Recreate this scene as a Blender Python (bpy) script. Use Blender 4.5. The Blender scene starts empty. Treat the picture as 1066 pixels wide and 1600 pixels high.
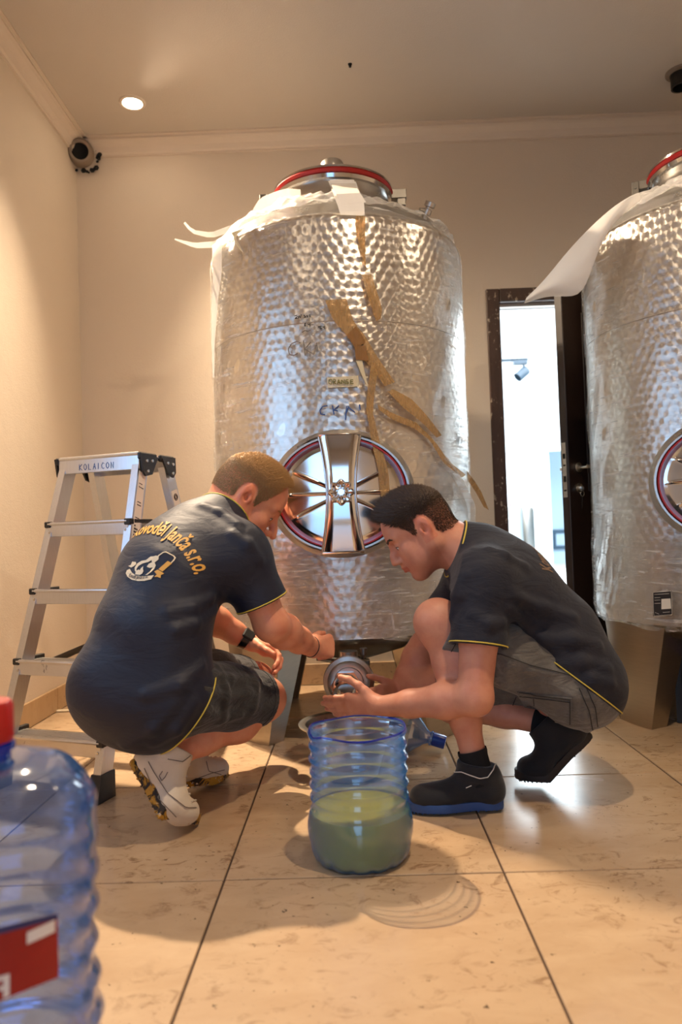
import bpy, math, random
import numpy as np
from mathutils import Vector, Matrix
from mathutils.bvhtree import BVHTree

# ------------------------------------------------------------------ camera
SC = bpy.context.scene
COL = SC.collection
IMG_W, IMG_H = 1066, 1600
FPX = 1138.0                       # focal length in pixels of the 1066 wide frame
CAM = np.array([0.0, 0.0, 0.73])
PITCH, YAW, ROLL = 0.0297, -0.0138, -0.0337
CF = np.array([math.sin(YAW) * math.cos(PITCH), math.cos(YAW) * math.cos(PITCH), math.sin(PITCH)])
_r0 = np.array([math.cos(YAW), -math.sin(YAW), 0.0])
_u0 = np.cross(_r0, CF)
CR = math.cos(ROLL) * _r0 + math.sin(ROLL) * _u0
CU = -math.sin(ROLL) * _r0 + math.cos(ROLL) * _u0

cam_data = bpy.data.cameras.new('camera')
cam = bpy.data.objects.new('camera', cam_data)
COL.objects.link(cam)
cam.matrix_world = Matrix(((CR[0], CU[0], -CF[0], CAM[0]), (CR[1], CU[1], -CF[1], CAM[1]),
                           (CR[2], CU[2], -CF[2], CAM[2]), (0, 0, 0, 1)))
cam_data.sensor_fit = 'HORIZONTAL'
cam_data.sensor_width = 24.0
cam_data.lens = FPX / IMG_W * 24.0
cam_data.clip_start = 0.02
cam_data.dof.use_dof = True
cam_data.dof.focus_distance = 2.15
cam_data.dof.aperture_fstop = 2.8
SC.camera = cam

# ------------------------------------------------------------------ colour management
SC.view_settings.view_transform = 'Standard'
SC.view_settings.look = 'None'
SC.view_settings.gamma = 1.0
SC.view_settings.use_curve_mapping = False
SC.view_settings.exposure = 0.04
SC.cycles.sample_clamp_indirect = 4.0
SC.cycles.sample_clamp_direct = 0.0
SC.cycles.max_bounces = 10
SC.cycles.transparent_max_bounces = 16
SC.cycles.use_denoising = True
SC.cycles.caustics_refractive = True
SC.cycles.blur_glossy = 0.6

# ------------------------------------------------------------------ sky outside the windows
world = bpy.data.worlds.new('sky')
SC.world = world
world.use_nodes = True
wn = world.node_tree
wn.nodes.clear()
_o = wn.nodes.new('ShaderNodeOutputWorld')
_b = wn.nodes.new('ShaderNodeBackground')
_b.inputs['Color'].default_value = (0.36, 0.62, 1.0, 1)
_b.inputs['Strength'].default_value = 3.6
wn.links.new(_b.outputs[0], _o.inputs[0])

# ------------------------------------------------------------------ lamps of the room: ceiling spots, hall light
CEIL = 2.72
WALL_Y, WALL_LX, WALL_RX, WALL_FY = 3.567, -1.314, 2.55, -1.15
WARM = (1.0, 0.78, 0.55)


def lamp(name, kind, loc, energy, color, size=0.03, rot=(0, 0, 0), **kw):
    d = bpy.data.lights.new(name, kind)
    d.energy = energy
    d.color = color
    if kind == 'AREA':
        d.shape = 'RECTANGLE'
        d.size, d.size_y = size
    else:
        d.shadow_soft_size = size
    for k_, v_ in kw.items():
        setattr(d, k_, v_)
    o = bpy.data.objects.new(name, d)
    COL.objects.link(o)
    o.location = loc
    o.rotation_euler = rot
    return o


# ceiling spot positions (the first is the one in the picture)
DOWNLIGHTS = [(-0.93, 3.24), (0.45, 1.25), (-0.9, 0.9), (1.75, 2.2)]
DOWN_W = [720, 112, 18, 48]
DOWN_CONE = [112, 160, 150, 150]
DOWN_AIM = [(1.0, -1.08, -1.7), (-.1, .25, -2), (0, 0, -1), (0, .1, -1)]      # tilted heads
# openings to the daylight: (portal lights help the renderer find the sky)
WIN = dict(y0=0.90, y1=1.95, z0=0.85, z1=1.95)
GD = dict(x0=-0.75, x1=0.25, z0=0.02, z1=2.1)
p1 = lamp('window_portal', 'AREA', (WALL_LX - 0.12, (WIN['y0'] + WIN['y1']) / 2, (WIN['z0'] + WIN['z1']) / 2), 1, (1, 1, 1),
          size=(WIN['z1'] - WIN['z0'], WIN['y1'] - WIN['y0']), rot=(0, -math.pi / 2, 0))
p2 = lamp('door_portal', 'AREA', ((GD['x0'] + GD['x1']) / 2, WALL_FY - 0.12, (GD['z0'] + GD['z1']) / 2), 1, (1, 1, 1),
          size=(GD['x1'] - GD['x0'], GD['z1'] - GD['z0']), rot=(math.pi / 2, 0, 0))
for p_ in (p1, p2):
    p_.data.cycles.is_portal = True
hall_lamp = lamp('hall_light', 'AREA', (3.0, 8.0, 2.62), 950, (0.86, 0.95, 1.0), size=(4.0, 7.0))


# ------------------------------------------------------------------ pixel <-> world
def ray(px, py):
    return CF + (px - IMG_W / 2) / FPX * CR + (IMG_H / 2 - py) / FPX * CU


def at(px, py, Y):
    d = ray(px, py)
    return CAM + d * (Y / d[1])


def atz(px, py, z=0.0):
    d = ray(px, py)
    return CAM + d * ((z - CAM[2]) / d[2])


def proj(p):
    q = np.asarray(p, float) - CAM
    w = q @ CF
    return (IMG_W / 2 + FPX * (q @ CR) / w, IMG_H / 2 - FPX * (q @ CU) / w)


def nrm(v):
    v = np.asarray(v, float)
    return v / np.linalg.norm(v)


# ------------------------------------------------------------------ object helpers
def wmat(o):
    m = o.matrix_basis.copy()
    return m if o.parent is None else wmat(o.parent) @ o.matrix_parent_inverse @ m


LOCAL = [False]                    # True while vertices are given in the parent's own frame


def link(name, me, mat=None, parent=None, loc=None):
    o = bpy.data.objects.new(name, me)
    COL.objects.link(o)
    if mat is not None and not me.materials:
        me.materials.append(mat)
    if parent is not None:
        o.parent = parent
        if not LOCAL[0]:
            o.matrix_parent_inverse = wmat(parent).inverted()
    if loc is not None:
        o.location = loc
    return o


def mesh(name, verts, faces, smooth=True, sharp=None):
    me = bpy.data.meshes.new(name)
    me.from_pydata([tuple(map(float, v)) for v in verts], [], [tuple(int(i) for i in f) for f in faces])
    if smooth:
        me.polygons.foreach_set('use_smooth', [True] * len(me.polygons))
        if sharp:
            me.set_sharp_from_angle(angle=math.radians(sharp))
    me.update()
    return me


def tag(o, label=None, category=None, group=None, kind=None):
    if label: o['label'] = label
    if category: o['category'] = category
    if group: o['group'] = group
    if kind: o['kind'] = kind
    return o


def empty(name, loc, rz=0.0):
    o = bpy.data.objects.new(name, None)
    COL.objects.link(o)
    o.location = loc
    o.rotation_euler = (0, 0, rz)
    o.empty_display_size = 0.05
    return o


class MB:
    """collects shapes, then links them as one mesh object"""

    def __init__(s):
        s.v, s.f = [], []

    def add(s, verts, faces):
        b = len(s.v)
        s.v.extend([np.asarray(q, float) for q in verts])
        s.f.extend([tuple(i + b for i in f) for f in faces])
        return s

    def box(s, lo, hi, bev=0.0, M=None):
        lo, hi = np.minimum(lo, hi), np.maximum(lo, hi)
        b = min(bev, 0.45 * (hi - lo).min())
        if b <= 0:
            v = [(x, y, z) for x in (lo[0], hi[0]) for y in (lo[1], hi[1]) for z in (lo[2], hi[2])]
            f = [(0, 1, 3, 2), (4, 6, 7, 5), (0, 4, 5, 1), (2, 3, 7, 6), (0, 2, 6, 4), (1, 5, 7, 3)]
        else:
            v, idx = [], {}
            for i in (0, 1):
                for j in (0, 1):
                    for k in (0, 1):
                        c = [(lo, hi)[i][0], (lo, hi)[j][1], (lo, hi)[k][2]]
                        sg = [1 - 2 * i, 1 - 2 * j, 1 - 2 * k]
                        for ax in range(3):
                            p = list(c)
                            for o_ in range(3):
                                if o_ != ax: p[o_] += sg[o_] * b
                            idx[(i, j, k, ax)] = len(v); v.append(p)
            f = []
            for ax in range(3):
                for sd in (0, 1):
                    o1, o2 = [q for q in range(3) if q != ax]
                    q = []
                    for a_, b_ in ((0, 0), (1, 0), (1, 1), (0, 1)):
                        t = [0, 0, 0]; t[ax] = sd; t[o1] = a_; t[o2] = b_
                        q.append(idx[(t[0], t[1], t[2], ax)])
                    if (sd == 1) == (ax == 1): q = q[::-1]
                    f.append(tuple(q))
            for ax in range(3):
                o1, o2 = [q for q in range(3) if q != ax]
                for a_ in (0, 1):
                    for b_ in (0, 1):
                        t0 = [0, 0, 0]; t0[o1] = a_; t0[o2] = b_
                        t1 = list(t0); t1[ax] = 1
                        q = [idx[(*t0, o1)], idx[(*t1, o1)], idx[(*t1, o2)], idx[(*t0, o2)]]
                        f.append(tuple(q))
            for i in (0, 1):
                for j in (0, 1):
                    for k in (0, 1):
                        f.append((idx[(i, j, k, 0)], idx[(i, j, k, 1)], idx[(i, j, k, 2)]))
        if M is not None:
            v = [np.asarray(M @ Vector(q)) for q in v]
        return s.add(v, f)

    def lathe(s, prof, n=48, c=(0, 0, 0), axis=None, closed=False, t0=0.0, t1=2 * math.pi):
        c = np.asarray(c, float)
        if axis is None:
            ax, ex, ey = np.array([0, 0, 1.]), np.array([1., 0, 0]), np.array([0, 1., 0])
        else:
            ax = nrm(axis)
            ex = nrm(np.cross(ax, (0, 0, 1) if abs(ax[2]) < .9 else (1, 0, 0)))
            ey = np.cross(ax, ex)
        full = abs(t1 - t0 - 2 * math.pi) < 1e-6
        m = n if full else n + 1
        v = []
        for (r, z) in prof:
            for i in range(m):
                a = t0 + (t1 - t0) * i / n
                v.append(c + ax * z + r * (math.cos(a) * ex + math.sin(a) * ey))
        f = []
        k = len(prof)
        for j in range(k if closed else k - 1):
            j2 = (j + 1) % k
            for i in range(n):
                i2 = (i + 1) % m
                f.append((j * m + i, j * m + i2, j2 * m + i2, j2 * m + i))
        return s.add(v, f)

    def tube(s, pts, r, n=8, closed=False, caps=True, flat=None):
        P = [np.asarray(p, float) for p in pts]
        k = len(P)
        R = r if hasattr(r, '__len__') else [r] * k
        T = []
        for i in range(k):
            a = P[(i - 1) % k] if (closed or i > 0) else P[i]
            b = P[(i + 1) % k] if (closed or i < k - 1) else P[i]
            T.append(nrm(b - a + 1e-12))
        u = nrm(np.cross(T[0], (0, 0, 1) if abs(T[0][2]) < .9 else (1, 0, 0)))
        v, f = [], []
        for i in range(k):
            u = nrm(u - (u @ T[i]) * T[i])
            w = np.cross(T[i], u)
            for j in range(n):
                a = 2 * math.pi * j / n
                v.append(P[i] + R[i] * (math.cos(a) * u + math.sin(a) * w * (flat or 1)))
        for i in range(k if closed else k - 1):
            i2 = (i + 1) % k
            for j in range(n):
                j2 = (j + 1) % n
                f.append((i * n + j, i * n + j2, i2 * n + j2, i2 * n + j))
        if caps and not closed:
            f.append(tuple(range(n))[::-1]); f.append(tuple((k - 1) * n + j for j in range(n)))
        return s.add(v, f)

    def strip(s, L, Rr, nrmls, th=0.0006):
        """ribbon between two edge polylines, with a thickness along the normals"""
        n = len(L)
        v = []
        for a, b, m in zip(L, Rr, nrmls):
            a, b, m = map(lambda q: np.asarray(q, float), (a, b, m))
            v += [a, b, b + m * th, a + m * th]
        f = [(0, 1, 2, 3), (4 * n - 4, 4 * n - 1, 4 * n - 2, 4 * n - 3)]
        for i in range(n - 1):
            for j in range(4):
                f.append((4 * i + j, 4 * i + 4 + j, 4 * i + 4 + (j + 1) % 4, 4 * i + (j + 1) % 4))
        return s.add(v, f)

    def prism(s, poly, ax0, ax1, h):
        """poly: list of 3-D points (planar), extruded by vector h"""
        n = len(poly)
        poly = [np.asarray(p, float) for p in poly]
        v = poly + [p + np.asarray(h) for p in poly]
        f = [tuple(range(n))[::-1], tuple(range(n, 2 * n))]
        for i in range(n):
            f.append((i, (i + 1) % n, n + (i + 1) % n, n + i))
        return s.add(v, f)

    def build(s, name, mat, parent=None, smooth=True, sharp=40, fix=True):
        me = mesh(name, s.v, s.f, smooth, sharp)
        if fix:
            import bmesh
            bm = bmesh.new(); bm.from_mesh(me)
            bmesh.ops.recalc_face_normals(bm, faces=bm.faces)
            bm.to_mesh(me); bm.free()
        return link(name, me, mat, parent)
# ------------------------------------------------------------------ materials
def lin(c):
    return tuple(((x / 255) / 12.92 if x / 255 <= .04045 else ((x / 255 + .055) / 1.055) ** 2.4) for x in c)


class NT:
    """small wrapper to write node trees"""

    def __init__(s, name):
        s.m = bpy.data.materials.new(name)
        s.m.use_nodes = True
        s.t = s.m.node_tree
        s.t.nodes.clear()
        s.out = s.t.nodes.new('ShaderNodeOutputMaterial')

    def n(s, typ, props=None, **inp):
        nd = s.t.nodes.new('ShaderNode' + typ)
        for k, v in (props or {}).items():
            setattr(nd, k, v)
        for k, v in inp.items():
            key = int(k[1:]) if k[0] == 'i' and k[1:].isdigit() else k.replace('_', ' ')
            s.set(nd.inputs[key], v)
        return nd

    def set(s, sock, v):
        if isinstance(v, bpy.types.NodeSocket):
            s.t.links.new(v, sock)
        elif isinstance(v, bpy.types.Node):
            s.t.links.new(v.outputs[0], sock)
        else:
            if hasattr(sock.default_value, '__len__') and not hasattr(v, '__len__'):
                v = [v] * len(sock.default_value)
            if hasattr(sock.default_value, '__len__') and len(sock.default_value) == 4 and len(v) == 3:
                v = (*v, 1)
            sock.default_value = v

    def math(s, op, a, b=0.0, c=0.0):
        return s.n('Math', dict(operation=op), i0=a, i1=b, i2=c).outputs[0]

    def obj(s):
        return s.n('TexCoord').outputs['Object']

    def noise(s, vec, scale, detail=4, rough=.55, dist=0.0):
        return s.n('TexNoise', Vector=vec, Scale=scale, Detail=detail, Roughness=rough, Distortion=dist).outputs[0]

    def map(s, vec, scale=(1, 1, 1), rot=(0, 0, 0), loc=(0, 0, 0)):
        return s.n('Mapping', Vector=vec, Scale=scale, Rotation=rot, Location=loc).outputs[0]

    def ramp(s, fac, stops):
        nd = s.n('ValToRGB', Fac=fac)
        e = nd.color_ramp.elements
        while len(e) < len(stops): e.new(.5)
        for el, (p, c) in zip(e, stops):
            el.position = p
            el.color = (*c, 1) if hasattr(c, '__len__') else (c, c, c, 1)
        return nd.outputs[0]

    def mix(s, fac, a, b, blend='MIX'):
        nd = s.n('Mix', dict(data_type='RGBA', blend_type=blend))
        s.set(nd.inputs[0], fac); s.set(nd.inputs[6], a); s.set(nd.inputs[7], b)
        return nd.outputs[2]

    def bump(s, h, strength=.3, dist=.01, normal=None):
        nd = s.n('Bump', Height=h, Strength=strength, Distance=dist)
        if normal is not None: s.set(nd.inputs['Normal'], normal)
        return nd.outputs[0]

    def bsdf(s, **inp):
        return s.n('BsdfPrincipled', None, **inp).outputs[0]

    def done(s, shader):
        s.t.links.new(shader, s.out.inputs['Surface'])
        return s.m


def simple(name, rgb, rough=.5, metal=0.0, bump=0.0, bscale=60, var=.12, vscale=8, **kw):
    t = NT(name)
    c = lin(rgb)
    o = t.obj()
    nz = t.noise(o, vscale, 5)
    col = t.mix(nz, tuple(x * (1 - var) for x in c), tuple(min(1, x * (1 + var)) for x in c))
    inp = dict(Base_Color=col, Roughness=rough, Metallic=metal, **kw)
    if bump:
        inp['Normal'] = t.bump(t.noise(o, bscale, 4), bump, .004)
    return t.done(t.bsdf(**inp))


def mat_plaster(name, rgb, stain=.1):
    t = NT(name)
    o = t.obj()
    c = np.array(lin(rgb))
    big = t.noise(o, 1.3, 6, .6)
    col = t.mix(big, tuple(c * .93), tuple(np.minimum(1, c * 1.04)))
    sp = t.ramp(t.noise(o, 26, 6, .7), [(.66, 0.0), (.78, 1.0)])
    col = t.mix(t.math('MULTIPLY', sp, stain), col, tuple(c * .55))
    h = t.math('ADD', t.noise(o, 160, 3), t.math('MULTIPLY', t.noise(o, 14, 4), 1.5))
    return t.done(t.bsdf(Base_Color=col, Roughness=.75, Normal=t.bump(h, .22, .004)))


def mat_tile(name='travertine_tile', light=(212, 187, 154), dark=(170, 138, 104), rough=.22):
    t = NT(name)
    o = t.n('NewGeometry').outputs['Position']
    rnd = t.n('ObjectInfo').outputs['Random']
    shift = t.n('VectorMath', dict(operation='ADD'), i0=o, i1=t.n('CombineXYZ', X=t.math('MULTIPLY', rnd, 17.0), Y=t.math('MULTIPLY', rnd, 9.0), Z=0.0).outputs[0]).outputs[0]
    cloud = t.noise(t.map(shift, (1, 2.2, 1)), 4.5, 6, .6, .6)
    col = t.mix(cloud, lin(dark), lin(light))
    col = t.mix(t.math('MULTIPLY', rnd, .35), col, tuple(x * .78 for x in lin(dark)))
    vein = t.ramp(t.noise(t.map(shift, (1.0, 1.5, 1)), 17, 8, .72, 1.2), [(.53, 0.0), (.64, 1.0)])
    patch = t.ramp(t.noise(shift, 3.1, 4), [(.42, 0.12), (.60, 1.0)])
    vf = t.math('MULTIPLY', vein, patch)
    col = t.mix(t.math('MULTIPLY', vf, .62), col, lin((104, 70, 42)))
    speck = t.ramp(t.noise(shift, 60, 3, .6), [(.66, 0.0), (.70, 1.0)])
    spm = t.math('MULTIPLY', speck, t.ramp(t.noise(shift, 6, 3), [(.48, 0.0), (.56, 1.0)]))
    col = t.mix(t.math('MULTIPLY', spm, .85), col, lin((50, 34, 22)))
    rgh = t.math('ADD', t.math('MULTIPLY', t.noise(shift, 4, 2), .16), rough - .06)
    h = t.math('MULTIPLY', t.noise(shift, 5, 2), .5)
    return t.done(t.bsdf(Base_Color=col, Roughness=rgh, Normal=t.bump(h, .06, .006)))


def mat_marbled(name='marbled_steel', R=.505):
    """engine-turned stainless sheet: every cell is brushed in circles"""
    t = NT(name)
    o = t.obj()
    sx = t.n('SeparateXYZ', Vector=o)
    x, y, z = sx.outputs[0], sx.outputs[1], sx.outputs[2]
    th = t.math('ARCTAN2', x, t.math('MULTIPLY', y, -1.0))
    S, Hh = .036, .030
    wob = t.math('MULTIPLY', t.math('SUBTRACT', t.noise(o, 7, 2), .5), .3)
    u = t.math('ADD', t.math('MULTIPLY', th, R / S), wob)
    v = t.math('ADD', t.math('MULTIPLY', z, .5 / Hh), t.math('MULTIPLY', wob, .5))

    def lattice(du, dv):
        a_ = t.math('SUBTRACT', t.math('FRACT', t.math('ADD', u, du)), .5)
        b_ = t.math('MULTIPLY', t.math('SUBTRACT', t.math('FRACT', t.math('ADD', v, dv)), .5), 2 * Hh / S)
        return a_, b_, t.math('SQRT', t.math('ADD', t.math('MULTIPLY', a_, a_), t.math('MULTIPLY', b_, b_)))
    a0, b0, d0 = lattice(0.0, 0.0)
    a1, b1, d1 = lattice(.5, .5)
    pick = t.math('LESS_THAN', d0, .56)

    def sel(p_, q_): return t.math('ADD', t.math('MULTIPLY', p_, pick), t.math('MULTIPLY', q_, t.math('SUBTRACT', 1.0, pick)))
    fu, fv, rr = sel(a0, a1), sel(b0, b1), sel(d0, d1)
    cell = t.noise(o, 14, 3)
    rad = t.math('SQRT', t.math('ADD', t.math('MULTIPLY', x, x), t.math('MULTIPLY', y, y)))
    ex = t.n('CombineXYZ', X=t.math('DIVIDE', t.math('MULTIPLY', y, -1.0), rad), Y=t.math('DIVIDE', x, rad), Z=0.0).outputs[0]
    tx = t.n('VectorMath', dict(operation='SCALE'), i0=ex); t.set(tx.inputs['Scale'], t.math('MULTIPLY', fv, -1.0))
    tv = t.n('VectorMath', dict(operation='ADD'), i0=tx.outputs[0], i1=t.n('CombineXYZ', X=0.0, Y=0.0, Z=fu).outputs[0]).outputs[0]
    tw = t.n('VectorTransform', dict(vector_type='VECTOR', convert_from='OBJECT', convert_to='WORLD'), Vector=tv).outputs[0]
    nt_ = t.n('VectorMath', dict(operation='NORMALIZE'), i0=tw).outputs[0]
    wave = t.noise(o, 5.5, 3)
    h = t.math('ADD', t.math('MULTIPLY', wave, 2.0), t.math('MULTIPLY', rr, .30))
    nb = t.bump(h, .5, .010)
    rg = t.math('ADD', .27, t.math('MULTIPLY', cell, .10))
    col = t.mix(cell, (.66, .62, .56), (.78, .74, .68))
    return t.done(t.bsdf(Base_Color=col, Metallic=1.0, Roughness=rg, Anisotropic=.75, Tangent=nt_, Normal=nb))


def mat_film(name='stretch_film', amount=.15, milky=.035, streak=1.0):
    """clear plastic stretch film with creases"""
    t = NT(name)
    o = t.obj()
    sx = t.n('SeparateXYZ', Vector=o)
    th = t.math('ARCTAN2', sx.outputs[0], t.math('MULTIPLY', sx.outputs[1], -1.0))
    cyl = t.n('CombineXYZ', X=t.math('MULTIPLY', th, .5), Y=sx.outputs[2], Z=t.math('MULTIPLY', sx.outputs[1], .1)).outputs[0]
    a = t.noise(t.map(cyl, (2.2, 30.0, 1), (0, 0, .30)), 2.6, 5, .65, .8)
    b = t.noise(t.map(cyl, (3.0, 26.0, 1), (0, 0, -.62)), 2.8, 5, .7, 1.0)
    c3 = t.noise(t.map(cyl, (30.0, 2.4, 1), (0, 0, .12)), 1.6, 4, .6, .6)
    h = t.math('ADD', t.math('ADD', a, b), t.math('MULTIPLY', c3, .5))
    nb = t.bump(h, .9, .022)
    cre = t.math('MAXIMUM', t.ramp(a, [(.60, 0.0), (.68, 1.0)]), t.math('MAXIMUM', t.ramp(b, [(.60, 0.0), (.68, 1.0)]), t.ramp(c3, [(.66, 0.0), (.74, .6)])))
    lw = t.n('LayerWeight', Blend=.35).outputs['Facing']
    low = t.ramp(t.math('ADD', sx.outputs[2], t.math('MULTIPLY', t.noise(o, 3, 3), .3)), [(.72, 1.0), (.98, 0.0)])
    gl = t.n('BsdfGlossy', Color=(.95, .95, .95), Roughness=.12, Normal=nb).outputs[0]
    df = t.n('BsdfDiffuse', Color=(.86, .85, .83)).outputs[0]
    tl = t.n('BsdfTranslucent', Color=(.86, .85, .83)).outputs[0]
    mk = t.n('MixShader', Fac=.4); t.t.links.new(df, mk.inputs[1]); t.t.links.new(tl, mk.inputs[2])
    tr = t.n('BsdfTransparent', Color=(.97, .97, .97)).outputs[0]
    fac1 = t.math('MINIMUM', t.math('ADD', t.math('MULTIPLY', lw, amount * 1.6), t.math('ADD', amount * .45, t.math('MULTIPLY', low, amount * 1.7))), .85)
    m1 = t.n('MixShader', Fac=fac1); t.t.links.new(tr, m1.inputs[1]); t.t.links.new(gl, m1.inputs[2])
    f2 = t.math('MINIMUM', t.math('ADD', t.math('MULTIPLY', cre, t.math('MULTIPLY', t.math('ADD', t.math('ADD', lw, .25), t.math('MULTIPLY', low, 1.2)), .95 * streak)), t.math('ADD', milky * .35, t.math('MULTIPLY', lw, milky * 2.0))), .8)  # white crease streaks raised low down, partly painted in for glints
    m2 = t.n('MixShader', Fac=f2); t.t.links.new(m1.outputs[0], m2.inputs[1]); t.t.links.new(mk.outputs[0], m2.inputs[2])
    return t.done(m2.outputs[0])


def mat_tape(name='packing_tape', rgb=(206, 172, 120), alpha=.42):
    t = NT(name)
    o = t.obj()
    n1 = t.noise(t.map(o, (30, 30, 6)), 3, 5, .7, 1.0)
    col = t.mix(n1, tuple(x * .75 for x in lin(rgb)), lin(rgb))
    b = t.bsdf(Base_Color=col, Roughness=.22, Coat_Weight=.4, Normal=t.bump(n1, .5, .006))
    tr = t.n('BsdfTransparent', Color=tuple(min(1, .45 + x * .6) for x in lin(rgb))).outputs[0]
    m = t.n('MixShader', Fac=t.math('ADD', alpha - .12, t.math('MULTIPLY', n1, .25)))
    t.t.links.new(tr, m.inputs[1]); t.t.links.new(b, m.inputs[2])
    return t.done(m.outputs[0])


def mat_pet(name='blue_plastic', rgb=(60, 130, 235), tint=.55, rough=.04, milk=0.0, dif=1.0):
    """thin blue bottle plastic: tinted, clear, glossy"""
    t = NT(name)
    o = t.obj()
    lw = t.n('LayerWeight', Blend=.5).outputs['Facing']
    c = lin(rgb)
    edge = tuple(x * .55 for x in c)
    body = tuple(1 - tint * (1 - x) for x in c)
    tr = t.n('BsdfTransparent', Color=t.mix(t.ramp(lw, [(.35, 0.0), (.95, 1.0)]), body, edge)).outputs[0]
    h = t.noise(o, 14, 3)
    gl = t.n('BsdfGlossy', Color=(1, 1, 1), Roughness=rough + .05, Normal=t.bump(h, .25, .01)).outputs[0]
    fr = t.n('Fresnel', IOR=1.5).outputs[0]
    m = t.n('MixShader', Fac=t.math('MINIMUM', t.math('MULTIPLY', fr, 2.0), .75)); t.t.links.new(tr, m.inputs[1]); t.t.links.new(gl, m.inputs[2])
    df = t.n('BsdfDiffuse', Color=c).outputs[0]
    tl = t.n('BsdfTranslucent', Color=c).outputs[0]
    dm = t.n('MixShader', Fac=.5); t.t.links.new(df, dm.inputs[1]); t.t.links.new(tl, dm.inputs[2])
    m2 = t.n('MixShader', Fac=t.math('MINIMUM', t.math('ADD', .05 * dif + milk, t.math('MULTIPLY', lw, .18 * dif)), 1.0)); t.t.links.new(m.outputs[0], m2.inputs[1]); t.t.links.new(dm.outputs[0], m2.inputs[2])
    return t.done(m2.outputs[0])


def mat_skin(name, rgb, red=(200, 96, 70)):
    t = NT(name)
    o = t.obj()
    at_ = t.n('Attribute', dict(attribute_name='tint')).outputs['Color']
    c = lin(rgb)
    nz = t.noise(o, 22, 5, .6)
    col = t.mix(t.math('MULTIPLY', t.ramp(nz, [(.4, 0.0), (.75, 1.0)]), .45), c, lin(red))
    fine = t.noise(o, 260, 3)
    col = t.mix(t.math('MULTIPLY', t.ramp(fine, [(.62, 0.0), (.75, 1.0)]), .25), col, tuple(x * .6 for x in c))
    col = t.mix(1.0, col, at_, 'MULTIPLY')
    h = t.math('ADD', t.math('MULTIPLY', t.noise(o, 330, 2), .5), t.math('MULTIPLY', t.noise(o, 70, 3), .8))
    return t.done(t.bsdf(Base_Color=col, Roughness=.52, Subsurface_Weight=.08, Subsurface_Radius=(.012, .005, .003), Subsurface_Scale=.6,
                         Normal=t.bump(h, .16, .003)))


def mat_cloth(name, rgb, rough=.85, sheen=.3, weave=900, fold=.35, fscale=9, var=.2, fade=None):
    t = NT(name)
    o = t.obj()
    c = np.array(lin(rgb))
    nz = t.noise(o, 5, 5, .6)
    col = t.mix(nz, tuple(c * (1 - var)), tuple(np.minimum(1, c * (1 + var))))
    if fade is not None:
        w = t.ramp(t.noise(t.map(o, (1, 1, 1)), 16, 6, .7, .5), [(.42, 0.0), (.72, 1.0)])
        col = t.mix(t.math('MULTIPLY', w, .6), col, lin(fade))
    f1 = t.noise(t.map(o, (1.0, 1.0, 2.6), (.5, .6, .2)), fscale, 4, .55, .8)
    f2 = t.noise(o, 130, 3)
    wv = t.noise(o, weave, 2)
    h = t.math('ADD', f1, t.math('ADD', t.math('MULTIPLY', f2, .03), t.math('MULTIPLY', wv, .02)))
    return t.done(t.bsdf(Base_Color=col, Roughness=rough, Sheen_Weight=sheen, Sheen_Roughness=.5, Normal=t.bump(h, fold, .02)))


def mat_brushed(name, rgb, rough=.3, stretch=(3, 3, 120), bump=.06, aniso=0.0):
    t = NT(name)
    o = t.obj()
    nz = t.noise(t.map(o, stretch), 6, 5, .7)
    sm = t.noise(o, 7, 6, .7)
    c = np.array(lin(rgb))
    col = t.mix(nz, tuple(c * .82), tuple(np.minimum(1, c * 1.1)))
    rg = t.math('ADD', rough - .06, t.math('MULTIPLY', sm, .2))
    h = t.math('ADD', nz, t.math('MULTIPLY', t.noise(o, 3.5, 2), 3.0))
    return t.done(t.bsdf(Base_Color=col, Metallic=1.0, Roughness=rg, Normal=t.bump(h, bump, .004)))


def mat_alu_dirty(name):
    t = NT(name)
    o = t.obj()
    nz = t.noise(o, 9, 6, .7)
    dirt = t.ramp(t.noise(t.map(o, (1, 1, 1)), 24, 6, .75, .5), [(.62, 0.0), (.68, 1.0)])
    col = t.mix(nz, (.55, .53, .50), (.80, .79, .77))
    col = t.mix(t.math('MULTIPLY', dirt, .9), col, (.05, .035, .02))
    return t.done(t.bsdf(Base_Color=col, Metallic=t.math('SUBTRACT', 1.0, t.math('MULTIPLY', dirt, .9)), Roughness=t.math('ADD', .3, t.math('MULTIPLY', nz, .25))))


def mat_doorframe(name):
    t = NT(name)
    o = t.obj()
    nz = t.noise(t.map(o, (6, 6, .8)), 5, 6, .7)
    col = t.mix(nz, lin((38, 22, 14)), lin((74, 44, 26)))
    chip = t.ramp(t.noise(t.map(o, (2, 2, 1)), 22, 6, .7), [(.60, 0.0), (.63, 1.0)])
    col = t.mix(t.math('MULTIPLY', chip, .8), col, lin((176, 160, 140)))
    return t.done(t.bsdf(Base_Color=col, Roughness=.5, Normal=t.bump(t.math('SUBTRACT', nz, chip), .4, .004)))


def mat_sole(name):
    t = NT(name)
    o = t.obj()
    m = t.ramp(t.noise(o, 30, 4, .6, 1.0), [(.44, 0.0), (.50, 1.0)])
    col = t.mix(m, lin((38, 26, 16)), lin((188, 138, 38)))
    m2 = t.ramp(t.noise(o, 60, 4, .6), [(.60, 0.0), (.66, 1.0)])
    col = t.mix(m2, col, lin((205, 190, 165)))
    return t.done(t.bsdf(Base_Color=col, Roughness=.6, Normal=t.bump(m, .5, .006)))


def emis(name, rgb, strength):
    t = NT(name)
    return t.done(t.n('Emission', Color=lin(rgb), Strength=strength).outputs[0])


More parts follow.
